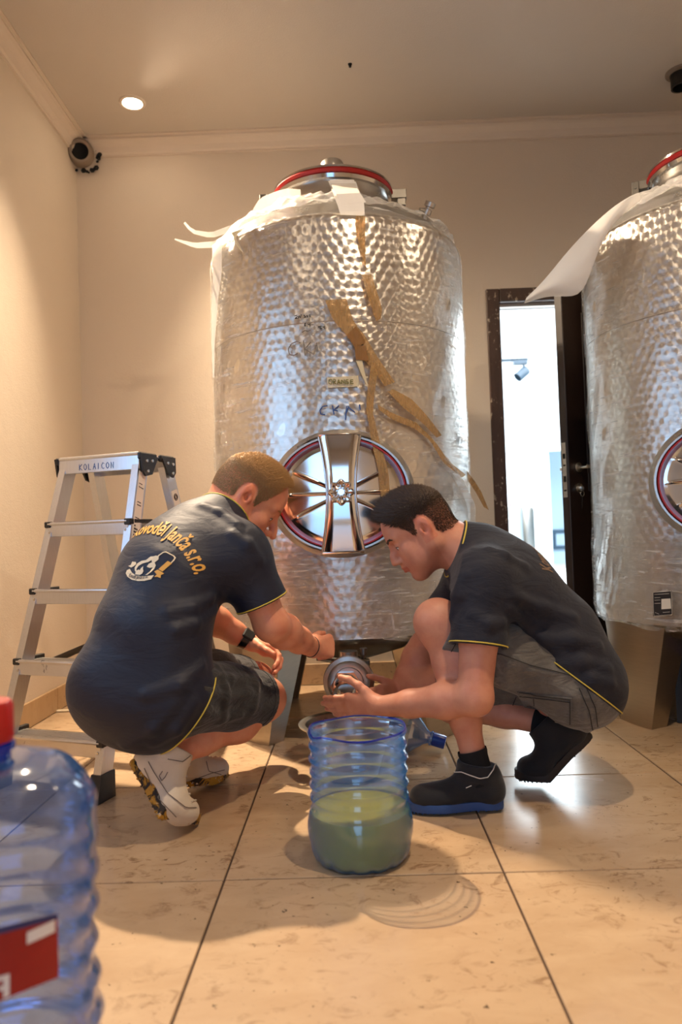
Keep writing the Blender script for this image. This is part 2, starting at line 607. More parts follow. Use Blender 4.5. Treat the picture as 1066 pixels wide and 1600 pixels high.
M = {}
M['wall'] = mat_plaster('wall_plaster', (208, 194, 176), .10)
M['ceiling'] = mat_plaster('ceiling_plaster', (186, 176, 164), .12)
M['cornice'] = mat_plaster('cornice_plaster', (204, 190, 174), .12)
M['white'] = mat_plaster('white_plaster', (238, 240, 240), .0)
M['paleblue'] = mat_plaster('pale_blue_plaster', (190, 212, 226), .0)
M['tile'] = mat_tile()
M['skirt'] = mat_tile('skirting_tile', (206, 178, 140), (170, 136, 98), .35)
M['grout'] = simple('grout', (74, 54, 38), .9)
M['marbled'] = mat_marbled()
M['steel'] = mat_brushed('brushed_steel', (196, 192, 186), .26)
_t = NT('polished_steel')
_o = _t.obj()
M['polish'] = _t.done(_t.bsdf(Base_Color=(.70, .69, .68), Metallic=1.0, Roughness=_t.math('ADD', .05, _t.math('MULTIPLY', _t.noise(_o, 18, 6, .7), .10)), Normal=_t.bump(_t.noise(_o, 9, 2), .05, .01)))
M['darksteel'] = mat_brushed('dark_steel', (120, 116, 110), .32)
M['leg'] = mat_brushed('leg_sheet_steel', (182, 172, 158), .30, (2, 2, 40), .10)
M['film'] = mat_film()
M['film_loose'] = mat_film('loose_film', .42, .30, 1.0)
_t = NT('white_foam_sheet')
_c = (.88, .86, .83)
_m = _t.n('MixShader', Fac=.45); _t.t.links.new(_t.n('BsdfDiffuse', Color=_c).outputs[0], _m.inputs[1]); _t.t.links.new(_t.n('BsdfTranslucent', Color=_c).outputs[0], _m.inputs[2])
_m2 = _t.n('MixShader', Fac=.88); _t.t.links.new(_t.n('BsdfTransparent').outputs[0], _m2.inputs[1]); _t.t.links.new(_m.outputs[0], _m2.inputs[2])
M['foam'] = _t.done(_m2.outputs[0])
M['paper'] = simple('white_paper', (232, 228, 220), .7, bump=.2)
M['tape'] = mat_tape()
M['tape_dark'] = mat_tape('folded_tape', (150, 108, 62), .85)
M['tape_pale'] = mat_tape('masking_tape', (226, 212, 176), .9)
M['gasket'] = simple('red_gasket', (158, 22, 20), .4)
M['ink'] = simple('black_ink', (40, 38, 40), .6)
M['ink_grey'] = simple('grey_ink', (120, 112, 104), .6)
M['ink_blue'] = simple('blue_ink', (40, 76, 140), .6)
M['ink_olive'] = simple('olive_ink', (112, 110, 52), .6)
M['alu'] = mat_brushed('aluminium', (214, 214, 216), .28, (60, 60, 3), .05)
M['alu_dirty'] = mat_alu_dirty('dirty_aluminium')
M['black'] = simple('black_plastic', (22, 21, 21), .4, bump=.1)
M['sticker'] = simple('white_sticker', (225, 220, 208), .5)
M['doorframe'] = mat_doorframe('old_brown_paint')
M['door'] = simple('dark_door_wood', (34, 20, 14), .45, bump=.2, bscale=20)
M['chrome'] = mat_brushed('door_chrome', (200, 196, 188), .2)
M['pet'] = mat_pet('blue_jug_plastic', (80, 165, 250), .24, milk=.10)
M['pet_rim'] = mat_pet('blue_jug_plastic_dense', (70, 96, 220), .9, milk=.10)
M['pet_big'] = mat_pet('blue_bottle_plastic', (74, 146, 228), .50, milk=.02, dif=.7)
M['pet_neck'] = mat_pet('blue_bottle_neck', (16, 70, 190), 1.0, milk=.35)
M['juice'] = simple('cloudy_juice', (196, 186, 62), .25, Subsurface_Weight=.5, Subsurface_Radius=(.02, .02, .006), Subsurface_Scale=1.0)
M['redcap'] = simple('red_cap', (176, 14, 8), .4)
M['redlabel'] = simple('red_label', (150, 10, 14), .35, var=.2)
M['labelwhite'] = simple('label_white', (224, 214, 204), .5)
M['labelblue'] = simple('label_dark_blue', (40, 40, 90), .5)
M['darkcrate'] = simple('dark_crate_plastic', (24, 24, 24), .5)
M['bluecrate'] = simple('blue_crate_rim', (20, 52, 130), .35)
M['skinA'] = mat_skin('fair_skin', (222, 152, 118), (205, 96, 70))
M['skinB'] = mat_skin('tan_skin', (205, 142, 114), (176, 92, 72))
M['shirtA'] = mat_cloth('navy_jersey', (6, 15, 39), .60, .04, fold=.20)
M['shirtB'] = mat_cloth('faded_navy_jersey', (16, 21, 37), .8, .06, fold=.35, fade=(34, 31, 38))
M['shortsA'] = mat_cloth('black_denim', (27, 25, 24), .85, .2, fold=.55, fscale=14, fade=(48, 44, 40))
M['shortsB'] = mat_cloth('grey_denim', (92, 88, 82), .85, .2, fold=.6, fscale=15, fade=(128, 124, 116))
M['shortsB_in'] = mat_cloth('pale_denim_hem', (140, 150, 160), .85, .2, fold=.4, fscale=18)
M['stitch'] = simple('dark_stitch', (40, 38, 36), .8)
M['piping'] = simple('yellow_piping', (206, 184, 72), .6)
M['print_gold'] = simple('gold_print', (216, 160, 70), .5)
M['print_cream'] = simple('cream_print', (226, 206, 170), .5)
M['print_navy'] = simple('navy_print', (26, 32, 48), .6)
M['print_faded'] = simple('faded_print', (124, 98, 76), .8)
M['hairA'] = simple('blond_hair', (188, 146, 96), .5, var=.45, vscale=220)
M['hairB'] = simple('dark_brown_hair', (76, 56, 40), .45, var=.55, vscale=220)
M['eye'] = simple('eye_white', (225, 215, 205), .15)
M['iris'] = simple('eye_iris', (50, 60, 66), .15)
M['shoe_white'] = mat_cloth('white_leather', (222, 208, 186), .55, .1, fold=.15, fscale=12)
M['shoe_black'] = mat_cloth('black_knit', (17, 18, 24), .8, .2, fold=.2)
M['sole_dirty'] = mat_sole('muddy_camouflage_sole')
M['sole_blue'] = simple('blue_sole', (36, 72, 130), .5)
M['sole_dark'] = simple('dark_sole', (34, 28, 28), .6)
M['sock'] = simple('black_sock', (16, 15, 17), .9)
M['watch'] = simple('black_watch', (14, 14, 15), .3)
M['lace'] = simple('white_lace', (214, 202, 184), .7)
M['lampglow'] = emis('lamp_glow', (255, 232, 200), 60)
M['whitepaint'] = simple('white_lamp_ring', (210, 198, 182), .4)
M['pipegrey'] = simple('grey_duct', (120, 106, 92), .6)
M['flatblack'] = simple('flat_black', (12, 11, 10), .9)  # flat black for dirt, the hook and the painted dark of holes
M['grass'] = simple('outside_ground', (62, 110, 40), .9, var=.4)
M['bounce_ground'] = simple('pale_bounce_ground', (196, 198, 196), .8)
M['bluerim'] = simple('dark_blue_frame', (44, 72, 92), .5)
# ------------------------------------------------------------------ the room
DOOR = dict(x0=0.735, x1=1.44, z1=1.872)         # opening in the back wall
WT = 0.14


def struct(name, mb, mat, parent=None, **kw):
    o = mb.build(name, mat, parent, **kw)
    if parent is None: o['kind'] = 'structure'
    return o


# floor: grout bed with every tile laid as a piece of its own
floor = struct('floor', MB().box((WALL_LX - .1, WALL_FY - .1, -.12), (WALL_RX + .1, WALL_Y + .1, -.004)), M['grout'], smooth=False)
TW, TX0, TY0, JT = 0.5965, -0.2976, 1.5744, 0.0042
tile_cache = {}


def tile_piece(x0, x1, y0, y1, parent, seed):
    key = (round(x1 - x0, 3), round(y1 - y0, 3))
    w, d = key
    if key not in tile_cache:
        tile_cache[key] = mesh('tile', *(lambda m: (m.v, m.f))(MB().box((-w / 2, -d / 2, -.012), (w / 2, d / 2, 0), .0018)), smooth=False)
    o = link('tile', tile_cache[key], M['tile'], None)
    o.parent = parent
    rng = random.Random(seed)
    o.location = ((x0 + x1) / 2, (y0 + y1) / 2, rng.uniform(-.0006, .0))
    return o


def tile_floor(xa, xb, ya, yb, parent, x0, y0, w):
    k = 0
    i0, i1 = math.floor((xa - x0) / w), math.ceil((xb - x0) / w)
    j0, j1 = math.floor((ya - y0) / w), math.ceil((yb - y0) / w)
    for i in range(i0, i1):
        for j in range(j0, j1):
            a0, a1 = max(xa, x0 + i * w + JT / 2), min(xb, x0 + (i + 1) * w - JT / 2)
            b0, b1 = max(ya, y0 + j * w + JT / 2), min(yb, y0 + (j + 1) * w - JT / 2)
            if a1 - a0 > .01 and b1 - b0 > .01:
                tile_piece(a0, a1, b0, b1, parent, i * 31 + j); k += 1


tile_floor(WALL_LX, WALL_RX, WALL_FY, WALL_Y, floor, TX0, TY0, TW)

# walls with their openings
wb = MB()
wb.box((WALL_LX - WT, WALL_Y, -.1), (DOOR['x0'], WALL_Y + WT, CEIL))
wb.box((DOOR['x1'], WALL_Y, -.1), (WALL_RX + WT, WALL_Y + WT, CEIL))
wb.box((DOOR['x0'], WALL_Y, DOOR['z1']), (DOOR['x1'], WALL_Y + WT, CEIL))
struct('wall_back', wb, M['wall'], smooth=False)
wl = MB()
wl.box((WALL_LX - WT, WALL_FY - WT, -.1), (WALL_LX, WIN['y0'], CEIL))
wl.box((WALL_LX - WT, WIN['y1'], -.1), (WALL_LX, WALL_Y, CEIL))
wl.box((WALL_LX - WT, WIN['y0'], -.1), (WALL_LX, WIN['y1'], WIN['z0']))
wl.box((WALL_LX - WT, WIN['y0'], WIN['z1']), (WALL_LX, WIN['y1'], CEIL))
struct('wall_left', wl, M['wall'], smooth=False)
struct('wall_right', MB().box((WALL_RX, WALL_FY - WT, -.1), (WALL_RX + WT, WALL_Y, CEIL)), M['wall'], smooth=False)
wf = MB()
wf.box((WALL_LX, WALL_FY - WT, -.1), (GD['x0'], WALL_FY, CEIL))
wf.box((GD['x1'], WALL_FY - WT, -.1), (WALL_RX, WALL_FY, CEIL))
wf.box((GD['x0'], WALL_FY - WT, GD['z1']), (GD['x1'], WALL_FY, CEIL))
struct('wall_front', wf, M['wall'], smooth=False)
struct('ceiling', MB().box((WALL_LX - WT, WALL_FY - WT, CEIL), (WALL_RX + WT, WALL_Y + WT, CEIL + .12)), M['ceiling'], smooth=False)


def cornice(name, p0, p1, inward):
    """stepped plaster moulding along the top of a wall"""
    prof = [(0, -.075), (.012, -.075), (.012, -.068), (.020, -.062), (.030, -.040), (.050, -.022), (.062, -.016), (.062, -.006), (.078, -.006), (.078, 0), (0, 0)]
    p0, p1, w = np.array(p0), np.array(p1), np.array(inward)
    v = []
    for p in (p0, p1):
        for a, b in prof:
            v.append((p[0] + w[0] * a, p[1] + w[1] * a, CEIL + b))
    n = len(prof)
    f = [(i, (i + 1) % n, n + (i + 1) % n, n + i) for i in range(n)] + [tuple(range(n)), tuple(range(2 * n - 1, n - 1, -1))]
    struct(name, MB().add(v, f), M['cornice'], smooth=False)


cornice('trim_1', (WALL_LX, WALL_Y, 0), (WALL_RX, WALL_Y, 0), (0, -1))
cornice('trim_2', (WALL_LX, WALL_FY, 0), (WALL_LX, WALL_Y, 0), (1, 0))


def skirting(name, p0, p1, inward, h=.102, L=.40):
    p0, p1, w = np.array(p0, float), np.array(p1, float), np.array(inward, float)
    D = np.linalg.norm(p1 - p0); u = (p1 - p0) / D
    core = MB()
    a = np.minimum.reduce([p0, p1, p0 + w * .004, p1 + w * .004]); b = np.maximum.reduce([p0, p1, p0 + w * .004, p1 + w * .004])
    core.box((a[0], a[1], .0005), (b[0], b[1], h - .004))
    root = struct(name, core, M['grout'], smooth=False)
    x = 0
    while x < D - .02:
        e = min(D, x + L) - .003
        q0, q1 = p0 + u * (x + .001), p0 + u * e
        a = np.minimum(np.minimum(q0, q1), np.minimum(q0 + w * .012, q1 + w * .012))
        b = np.maximum(np.maximum(q0, q1), np.maximum(q0 + w * .012, q1 + w * .012))
        MB().box((a[0], a[1], .002), (b[0], b[1], h), .0015).build('tile', M['skirt'], root, smooth=False)
        x += L


skirting('baseboard_back', (WALL_LX + .012, WALL_Y), (DOOR['x0'] - .05, WALL_Y), (0, -1))
skirting('baseboard_left', (WALL_LX, WALL_Y), (WALL_LX, WALL_FY + .02), (1, 0))

# door frame and leaf in the back wall
door = empty('door_1', (DOOR['x0'], WALL_Y, 0))
door['kind'] = 'structure'
fx0, fx1, fz = DOOR['x0'], DOOR['x1'], DOOR['z1']
MB().box((fx0 - .035, WALL_Y - .012, 0), (fx0 + .03, WALL_Y + WT, fz + .035), .004).build('door_jamb', M['doorframe'], door, smooth=False)
MB().box((fx1 - .03, WALL_Y - .012, 0), (fx1 + .035, WALL_Y + WT, fz + .035), .004).build('door_jamb', M['doorframe'], door, smooth=False)
MB().box((fx0 + .03, WALL_Y - .012, fz - .03), (fx1 - .03, WALL_Y + WT, fz + .035), .004).build('door_header', M['doorframe'], door, smooth=False)
MB().box((fx0 + .03, WALL_Y + .03, fz - .045), (fx1 - .03, WALL_Y + .06, fz - .03)).build('rebate_strip', M['whitepaint'], door, smooth=False)
# leaf swung into the room, lock edge towards us
hinge = np.array([fx1 + .06, WALL_Y - .02]); lock = np.array([.940, 3.19])
lu = nrm(lock - hinge); ln = np.array([-lu[1], lu[0]])            # ln : across the leaf
if ln[1] > 0: ln = -ln
LT = .042
LW = np.linalg.norm(lock - hinge)
LM = Matrix(((lu[0], ln[0], 0, hinge[0]), (lu[1], ln[1], 0, hinge[1]), (0, 0, 1, 0), (0, 0, 0, 1)))
leaf = MB().box((0, -LT / 2, .012), (LW, LT / 2, fz - .035), .003, LM).build('door_leaf', M['door'], door, smooth=False)
for zc, hh in ((.35, .5), (1.28, .8)):
    MB().box((.12, LT / 2 - .001, zc - hh / 2), (LW - .12, LT / 2 + .006, zc + hh / 2), .004, LM).build('panel', M['door'], leaf, smooth=False)
zl = .985
pl = MB().box((LW - .001, -.011, zl - .13), (LW + .002, .011, zl + .11), .0, LM)
plate = pl.build('lock_plate', M['chrome'], leaf, smooth=False)
for zz, hh in ((zl + .05, .022), (zl - .05, .026), (zl + .01, .006), (zl - .10, .006)):
    MB().box((LW + .002, -.006, zz - hh / 2), (LW + .0035, .006, zz + hh / 2), 0, LM).build('lock_hole', M['flatblack'], leaf, smooth=False)  # black patches painted for the shade inside the lock's holes


def LP(u, n, z): return np.array(LM @ Vector((u, n, z)))


for sd in (1, -1):
    h_ = MB()
    s0 = LT / 2 * sd
    h_.lathe([(0, 0), (.023, 0), (.023, .006), (.012, .012), (.0, .012)], 20, LP(LW - .06, s0, zl), LP(0, sd, 0) - LP(0, 0, 0))
    h_.tube([LP(LW - .06, s0, zl), LP(LW - .06, s0 + sd * .05, zl), LP(LW - .075, s0 + sd * .056, zl), LP(LW - .155, s0 + sd * .050, zl - .002)], [.009, .009, .009, .008], 10)
    h_.build('door_handle', M['chrome'], leaf)
    MB().lathe([(0, 0), (.022, 0), (.022, .005), (.010, .009), (.006, .014), (0, .014)], 20, LP(LW - .06, s0, zl - .09), LP(0, sd, 0) - LP(0, 0, 0)).build('lock_rosette', M['chrome'], leaf)
kb = MB()
kc = LP(LW - .06, LT / 2 + .018, zl - .09)
kb.lathe([(0, -.002), (.011, -.002), (.011, .002), (0, .002)], 14, kc + np.array([0, 0, -.004]), (lu[0], lu[1], 0))
ang = np.linspace(0, 2 * math.pi, 17)[:-1]
kb.tube([kc + np.array([lu[0] * .012 * math.cos(a), lu[1] * .012 * math.cos(a), -.026 + .012 * math.sin(a)]) for a in ang], .0012, 6, closed=True)
kb.tube([kc + np.array([0, 0, -.036]), kc + np.array([lu[0] * .006, lu[1] * .006, -.088])], .0035, 6, flat=.4)
kb.build('keys', M['chrome'], leaf)

# window in the left wall and glazed door behind the camera (outside the picture, they give the daylight)
w1 = empty('window_1', (WALL_LX, (WIN['y0'] + WIN['y1']) / 2, WIN['z0'])); w1['kind'] = 'structure'
y0, y1, z0, z1 = WIN['y0'], WIN['y1'], WIN['z0'], WIN['z1']
fr = MB()
xw0, xw1 = WALL_LX - .10, WALL_LX - .05
for (a, b, c, d) in ((y0, y1, z0, z0 + .05), (y0, y1, z1 - .05, z1), (y0, y0 + .05, z0 + .05, z1 - .05), (y1 - .05, y1, z0 + .05, z1 - .05), ((y0 + y1) / 2 - .03, (y0 + y1) / 2 + .03, z0 + .05, z1 - .05)):
    fr.box((xw0, a, c), (xw1, b, d), .004)
fr.build('window_frame', M['whitepaint'], w1, smooth=False)
g1 = empty('door_2', ((GD['x0'] + GD['x1']) / 2, WALL_FY, 0)); g1['kind'] = 'structure'
fr = MB()
a, b, c, d = GD['x0'], GD['x1'], GD['z0'], GD['z1']
for (e0, e1, h0, h1) in ((a, b, 0, .12), (a, b, d - .06, d), (a, a + .07, .12, d - .06), (b - .07, b, .12, d - .06)):
    fr.box((e0, WALL_FY - .10, h0), (e1, WALL_FY - .05, h1), .004)
fr.build('door_frame', M['whitepaint'], g1, smooth=False)
outside_ground = struct('ground', MB().box((-30, -30, -.3), (30, WALL_FY - WT - .01, -.13)).box((-30, WALL_FY - WT, -.3), (WALL_LX - WT - .01, 14, -.13)), M['bounce_ground'], smooth=False)  # unseen ground outside, made pale to send sky light into the steel

# ------------------------------------------------------------------ the bright hall behind the door
HY0, HY1 = WALL_Y + WT, 14.5
struct('floor_2', MB().box((-1.0, HY0, -.12), (8, HY1, 0)), M['white'], smooth=False)
struct('ceiling_2', MB().box((-1.0, HY0, 2.72), (8, HY1, 2.84)), M['white'], smooth=False)
struct('wall_hall_left', MB().box((-1.1, HY0, -.1), (-1.0, HY1, 2.8)), M['white'], smooth=False)
struct('wall_hall_right', MB().box((8, HY0, -.1), (8.1, HY1, 2.8)), M['paleblue'], smooth=False)
struct('wall_hall_back', MB().box((-1.1, HY1, -.1), (8.1, HY1 + .1, 2.8)), M['paleblue'], smooth=False)
pa = at(776, 707, 12.5); pb = at(855, 702, 12.5)
struct('wall_partition', MB().box((pa[0] - 1.2, 12.4, 0), (pb[0], 12.7, pb[2]), .01), M['white'], smooth=False)
struct('trim_3', MB().box((-1.0, 12.2, at(820, 705, 12.2)[2]), (8, 12.38, 2.72)), M['white'], smooth=False)
q0, q1 = at(862, 828, 14.45), at(899, 872, 14.45)
wn2 = empty('window_2', (q0[0], 14.45, 0)); wn2['kind'] = 'structure'
fr2 = MB()
zt, zb = q0[2], .35
for (e0, e1, h0, h1) in ((q0[0], q0[0] + 1.5, zt - .07, zt), (q0[0], q0[0] + .07, zb, zt - .07), (q0[0] + 1.43, q0[0] + 1.5, zb, zt - .07), (q0[0], q0[0] + 1.5, zb - .07, zb)):
    fr2.box((e0, 14.40, h0), (e1, 14.49, h1))
fr2.build('window_frame', M['bluerim'], wn2, smooth=False)
MB().box((q0[0] + .07, 14.46, zb), (q0[0] + 1.43, 14.48, zt - .07)).build('pane', M['paleblue'], wn2, smooth=False)

# things in the hall
tl = at(818, 563, 8.2)
M['tracklamp'] = simple('track_lamp_blue_grey', (26, 44, 58), .5)
tr_ = empty('track_spotlight', (tl[0], 8.2, 2.72))
tag(tr_, 'small dark track spotlight on a thin rail seen through the open doorway', 'spotlight')
zt = tl[2]
a_ = MB().box((tl[0] - 1.6, 8.18, zt - .01), (tl[0] + .05, 8.22, zt + .02))
a_.build('track', M['tracklamp'], tr_, smooth=False)
MB().box((tl[0] - .12, 8.165, zt - .05), (tl[0] + .04, 8.235, zt - .01), .004).build('adapter', M['tracklamp'], tr_, smooth=False)
MB().tube([(tl[0], 8.2, zt - .05), (tl[0], 8.2, zt - .10)], .012, 8).build('stem', M['tracklamp'], tr_)
MB().lathe([(0, -.075), (.05, -.075), (.056, -.06), (.056, .075), (.048, .075), (.046, .04), (0, .04)], 24, (tl[0] - .02, 8.2, zt - .15), (-.75, -.2, -.62)).build('lamp_head', M['tracklamp'], tr_)
MB().tube([(tl[0] - 1.5, 8.2, zt + .02), (tl[0] - 1.5, 8.2, 2.72)], .006, 6).build('suspension_rod', M['tracklamp'], tr_)
MB().tube([(tl[0] - .3, 8.2, zt + .02), (tl[0] - .3, 8.2, 2.72)], .006, 6).build('suspension_rod', M['tracklamp'], tr_)
for k, (px, w, lab) in enumerate(((803, 13, 'small bright steel tank far off in the white hall, its narrow pink-topped one'), (820, 14, 'steel tank far off in the white hall, the grey one right of the pink-topped tank'))):
    Yt = 10.0 + k * .4
    p_ = at(px, 792, Yt); r_ = w / FPX * Yt
    t_ = empty('steel_tank', (p_[0], Yt, 0)); tag(t_, lab, 'tank')
    MB().lathe([(0, .25), (r_ * .9, .25), (r_, .3), (r_, p_[2] - .05), (r_ * .8, p_[2]), (0, p_[2] + .02)], 28, (p_[0], Yt, 0)).build('body', M['steel' if k == 0 else 'darksteel'], t_)
    for q in range(3):
        an = q * 2.1 + .5
        MB().tube([(p_[0] + r_ * .8 * math.cos(an), Yt + r_ * .8 * math.sin(an), 0), (p_[0] + r_ * .8 * math.cos(an), Yt + r_ * .8 * math.sin(an), .3)], .02, 8).build('leg', M['steel'], t_)
    if k == 0:
        MB().lathe([(0, 0), (.05, 0), (.05, .07), (.02, .10), (0, .10)], 16, (p_[0] - .02, Yt, p_[2] + .0)).build('lid', simple('pink_lid', (230, 120, 120)), t_)
pp = at(838, 860, 9.2)
tag(MB().lathe([(0, 0), (.12, 0), (.16, pp[2] * .5), (.2, pp[2]), (.19, pp[2]), (.14, .08), (0, .08)], 20, (pp[0], 9.2, 0)).build('bucket', simple('grey_green_bucket', (150, 158, 150)), None), 'grey green bucket standing before the far tanks in the hall', 'bucket')

# ------------------------------------------------------------------ ceiling lamps, wall pipes, hook
for i, ((lx, ly), W_) in enumerate(zip(DOWNLIGHTS, DOWN_W)):
    d_ = empty('ceiling_downlight', (lx, ly, CEIL))
    tag(d_, ['glowing ceiling downlight near the left back corner, the one in view', 'ceiling downlight above the space between the tank and the camera',
             'ceiling downlight near the left window', 'ceiling downlight over the second tank'][i], 'lamp', 'recessed ceiling lamps')
    MB().lathe([(.043, -.001), (.045, -.007), (.056, -.006), (.060, 0), (.043, 0)], 28, (lx, ly, CEIL), closed=True).build('ring', M['whitepaint'], d_)
    MB().lathe([(0, -.003), (.042, -.003), (.042, 0), (0, 0)], 24, (lx, ly, CEIL)).build('lens', M['lampglow'], d_)
    L = lamp('downlight_bulb', 'SPOT', (lx, ly, CEIL - .012), W_, WARM, .028, spot_size=math.radians(DOWN_CONE[i]), spot_blend=.9)
    L.rotation_euler = Vector(DOWN_AIM[i]).to_track_quat('-Z', 'Y').to_euler()
    L.parent = d_; L.matrix_parent_inverse = wmat(d_).inverted()

pc = at(135, 250, WALL_Y)
vp = empty('vent_pipe', (pc[0], WALL_Y, pc[2]))
tag(vp, 'round grey vent pipe with a black bore set in the upper left wall corner', 'pipe')
VY = WALL_Y - .085
MB().lathe([(.040, -.012), (.050, -.012), (.058, .0), (.062, .02), (.066, .07), (.066, .10), (.040, .10)], 32, (pc[0], VY, pc[2]), (-.30, 1, .34), closed=True).build('sleeve', M['pipegrey'], vp)
MB().lathe([(.041, -.004), (.041, .02), (.0, .02)], 28, (pc[0], VY, pc[2]), (-.30, 1, .34)).build('bore', M['flatblack'], vp)  # black disc stands in for the shade inside the pipe
rg = random.Random(4)
ch = MB()
for k in range(26):
    a_ = rg.uniform(2.6, 6.8)
    r_ = rg.uniform(.062, .078)
    c_ = (pc[0] + r_ * math.cos(a_), WALL_Y - .02, pc[2] + r_ * math.sin(a_))
    ch.lathe([(0, -.006), (.010 * rg.random() + .005, 0), (0, .004)], 6, c_, (0, 1, 0))
ch.build('mortar_rim', M['flatblack'], vp)['kind'] = 'stuff'
pc2 = atz(1060, 113, CEIL)
v2 = empty('pipe_stub', (pc2[0], pc2[1], CEIL))
tag(v2, 'short black pipe stub poking through the ceiling above the right tank', 'pipe')
MB().lathe([(.035, -.07), (.042, -.07), (.042, 0), (.035, 0)], 24, (pc2[0] + .01, pc2[1], CEIL), closed=True).build('sleeve', M['black'], v2)
MB().lathe([(.045, -.012), (.062, -.008), (.064, 0), (.045, 0)], 24, (pc2[0] + .01, pc2[1], CEIL), closed=True).build('collar', M['pipegrey'], v2)
MB().lathe([(0, -.03), (.036, -.03), (.036, -.02), (0, -.02)], 20, (pc2[0] + .01, pc2[1], CEIL)).build('bore', M['flatblack'], v2)  # black plug painted as the stub's shaded inside
hk = atz(547, 100, CEIL)
tag(MB().lathe([(0, -.016), (.005, -.014), (.007, -.004), (.009, 0), (0, 0)], 12, hk).build('ceiling_hook', M['flatblack']), 'tiny dark hook screwed into the middle of the ceiling', 'hook')
# ------------------------------------------------------------------ tanks
TR = .505
TZ0, TZ1 = .375, 1.83


def shoulder(r):      # height of the top cone at radius r
    return TZ1 + .015 + (TR - r) * .60


def build_tank(name, loc, rz, label, mirror_detail=False, seed=1):
    LOCAL[0] = True
    t = empty(name, loc, rz)
    tag(t, label, 'tank', 'wrapped steel tanks')
    # shell with a rolled shoulder edge
    prof = [(TR, TZ0), (TR, TZ1 - .03)]
    for k in range(1, 6):
        a = k / 5 * 1.05
        prof.append((TR - .035 * (1 - math.cos(a)), TZ1 - .03 + .035 * math.sin(a)))
    MB().lathe(prof, 128).build('shell', M['marbled'], t, sharp=60)
    p0 = prof[-1]
    cone = [p0] + [(r, shoulder(r)) for r in (.44, .38, .32, .27, .245)]
    cone += [(.232, 2.01), (.228, 2.05), (.226, 2.085)]
    MB().lathe(cone, 96).build('top_cone', M['steel'], t, sharp=50)
    # weld seam ridge on the shell and a lower band
    for zz in (1.45,):
        MB().lathe([(TR + .0002, zz - .002), (TR + .0012, zz), (TR + .0002, zz + .002)], 128).build('weld_seam', M['steel'], t)
    # sloping bottom, lowest at the front where the outlet sits
    v, f = [], []
    for j, s in enumerate((1.0, .985, .8, .6, .4, .2, .1)):
        for i in range(72):
            a = 2 * math.pi * i / 72
            v.append((TR * s * math.cos(a), TR * s * math.sin(a) - .42 * (1 - s), TZ0 - .010 * min(1, (1 - s) * 40) - .085 * (1 - s)))
    for j in range(6):
        for i in range(72):
            f.append((j * 72 + i, j * 72 + (i + 1) % 72, (j + 1) * 72 + (i + 1) % 72, (j + 1) * 72 + i))
    f.append(tuple(6 * 72 + i for i in range(72)))
    MB().add(v, f).build('bottom_dish', M['darksteel'], t, sharp=50)
    # lid: rolled neck ring, red gasket, dish and cap
    MB().lathe([(.222, 2.075), (.238, 2.078), (.242, 2.092), (.236, 2.10), (.222, 2.10)], 96, closed=True).build('neck_ring', M['polish'], t)
    MB().lathe([(.215, 2.098), (.240, 2.099), (.2455, 2.108), (.240, 2.117), (.215, 2.117)], 96, closed=True).build('gasket', M['gasket'], t)
    lid = MB().lathe([(.242, 2.117), (.243, 2.124), (.235, 2.129), (.19, 2.150), (.10, 2.185), (.06, 2.19), (0, 2.19)], 96).build('lid', M['polish'], t)
    cp = MB().lathe([(0, 2.188), (.030, 2.188), (.030, 2.21), (.044, 2.213), (.046, 2.222), (.046, 2.248), (.042, 2.255), (.018, 2.256), (.016, 2.268), (0, 2.27)], 36).build('cap', M['steel'], lid)
    for s_ in (-1, 1):
        lt = MB()
        x0, x1 = .225 * s_, .300 * s_
        if s_ < 0:
            lt.box((x1, -.022, 2.00), (x1 + .028, .022, 2.125), .002)
            lt.box((x1 + .028, -.022, 2.090), (-.235, .022, 2.125), .002)
            lt.box((x1, -.028, 1.985), (-.245, .028, 2.003), .002)
            lt.lathe([(0, -.03), (.010, -.03), (.010, .03), (0, .03)], 12, (x1 + .014, 0, 1.98), (0, 1, 0))
            lt.lathe([(0, -.026), (.006, -.026), (.006, .026), (0, .026)], 10, (x1 + .014, 0, 2.10), (0, 1, 0))
        else:
            lt.box((.232, -.020, 2.088), (x1, .020, 2.126), .002)
            lt.box((.262, -.016, 2.060), (x1 - .004, .016, 2.090), .002)
        lt.build('latch' if s_ < 0 else 'hinge', M['darksteel'], t, sharp=30)
    # small threaded fitting on the shoulder
    an = math.radians(-38)
    c = np.array([.43 * math.cos(an), .43 * math.sin(an), shoulder(.43)])
    ft = MB()
    axv = nrm((.55 * math.cos(an), .55 * math.sin(an), .9))
    ft.lathe([(0, -.01), (.011, -.01), (.011, .015), (.017, .017), (.017, .036), (.012, .038), (.012, .044), (.02, .046), (.02, .062), (.014, .064), (0, .064)], 18, c, axv)
    ft.tube([c + axv * .03, c + axv * .03 + np.array([-.03, -.02, .0])], .006, 8)
    ft.build('fitting', M['steel'], t, sharp=35)
    # manhole: collar, rolled rim, gasket, pressed door, bridge and hand wheel
    hz, yf = .865, -(TR + .012)
    A_, B_ = .222, .190

    def ov(a, s, y, dz=0):
        return np.array([A_ * s * math.cos(a), y, hz + B_ * s * math.sin(a) + dz])

    def ring(prof, n=72, closed=True):
        v, f = [], []
        for (s, y) in prof:
            for i in range(n):
                v.append(ov(2 * math.pi * i / n, s, y))
        m = len(prof)
        for j in range(m if closed else m - 1):
            j2 = (j + 1) % m
            for i in range(n):
                i2 = (i + 1) % n
                f.append((j * n + i, j * n + i2, j2 * n + i2, j2 * n + i))
        return MB().add(v, f)

    ring([(1.06, -.44), (1.06, yf + .012), (1.05, yf + .002), (1.03, yf - .003), (1.00, yf - .002), (.985, yf + .006), (.985, -.44)]).build('manhole_collar', M['steel'], t)
    # outer flared skirt
    v, f = [], []
    n = 72
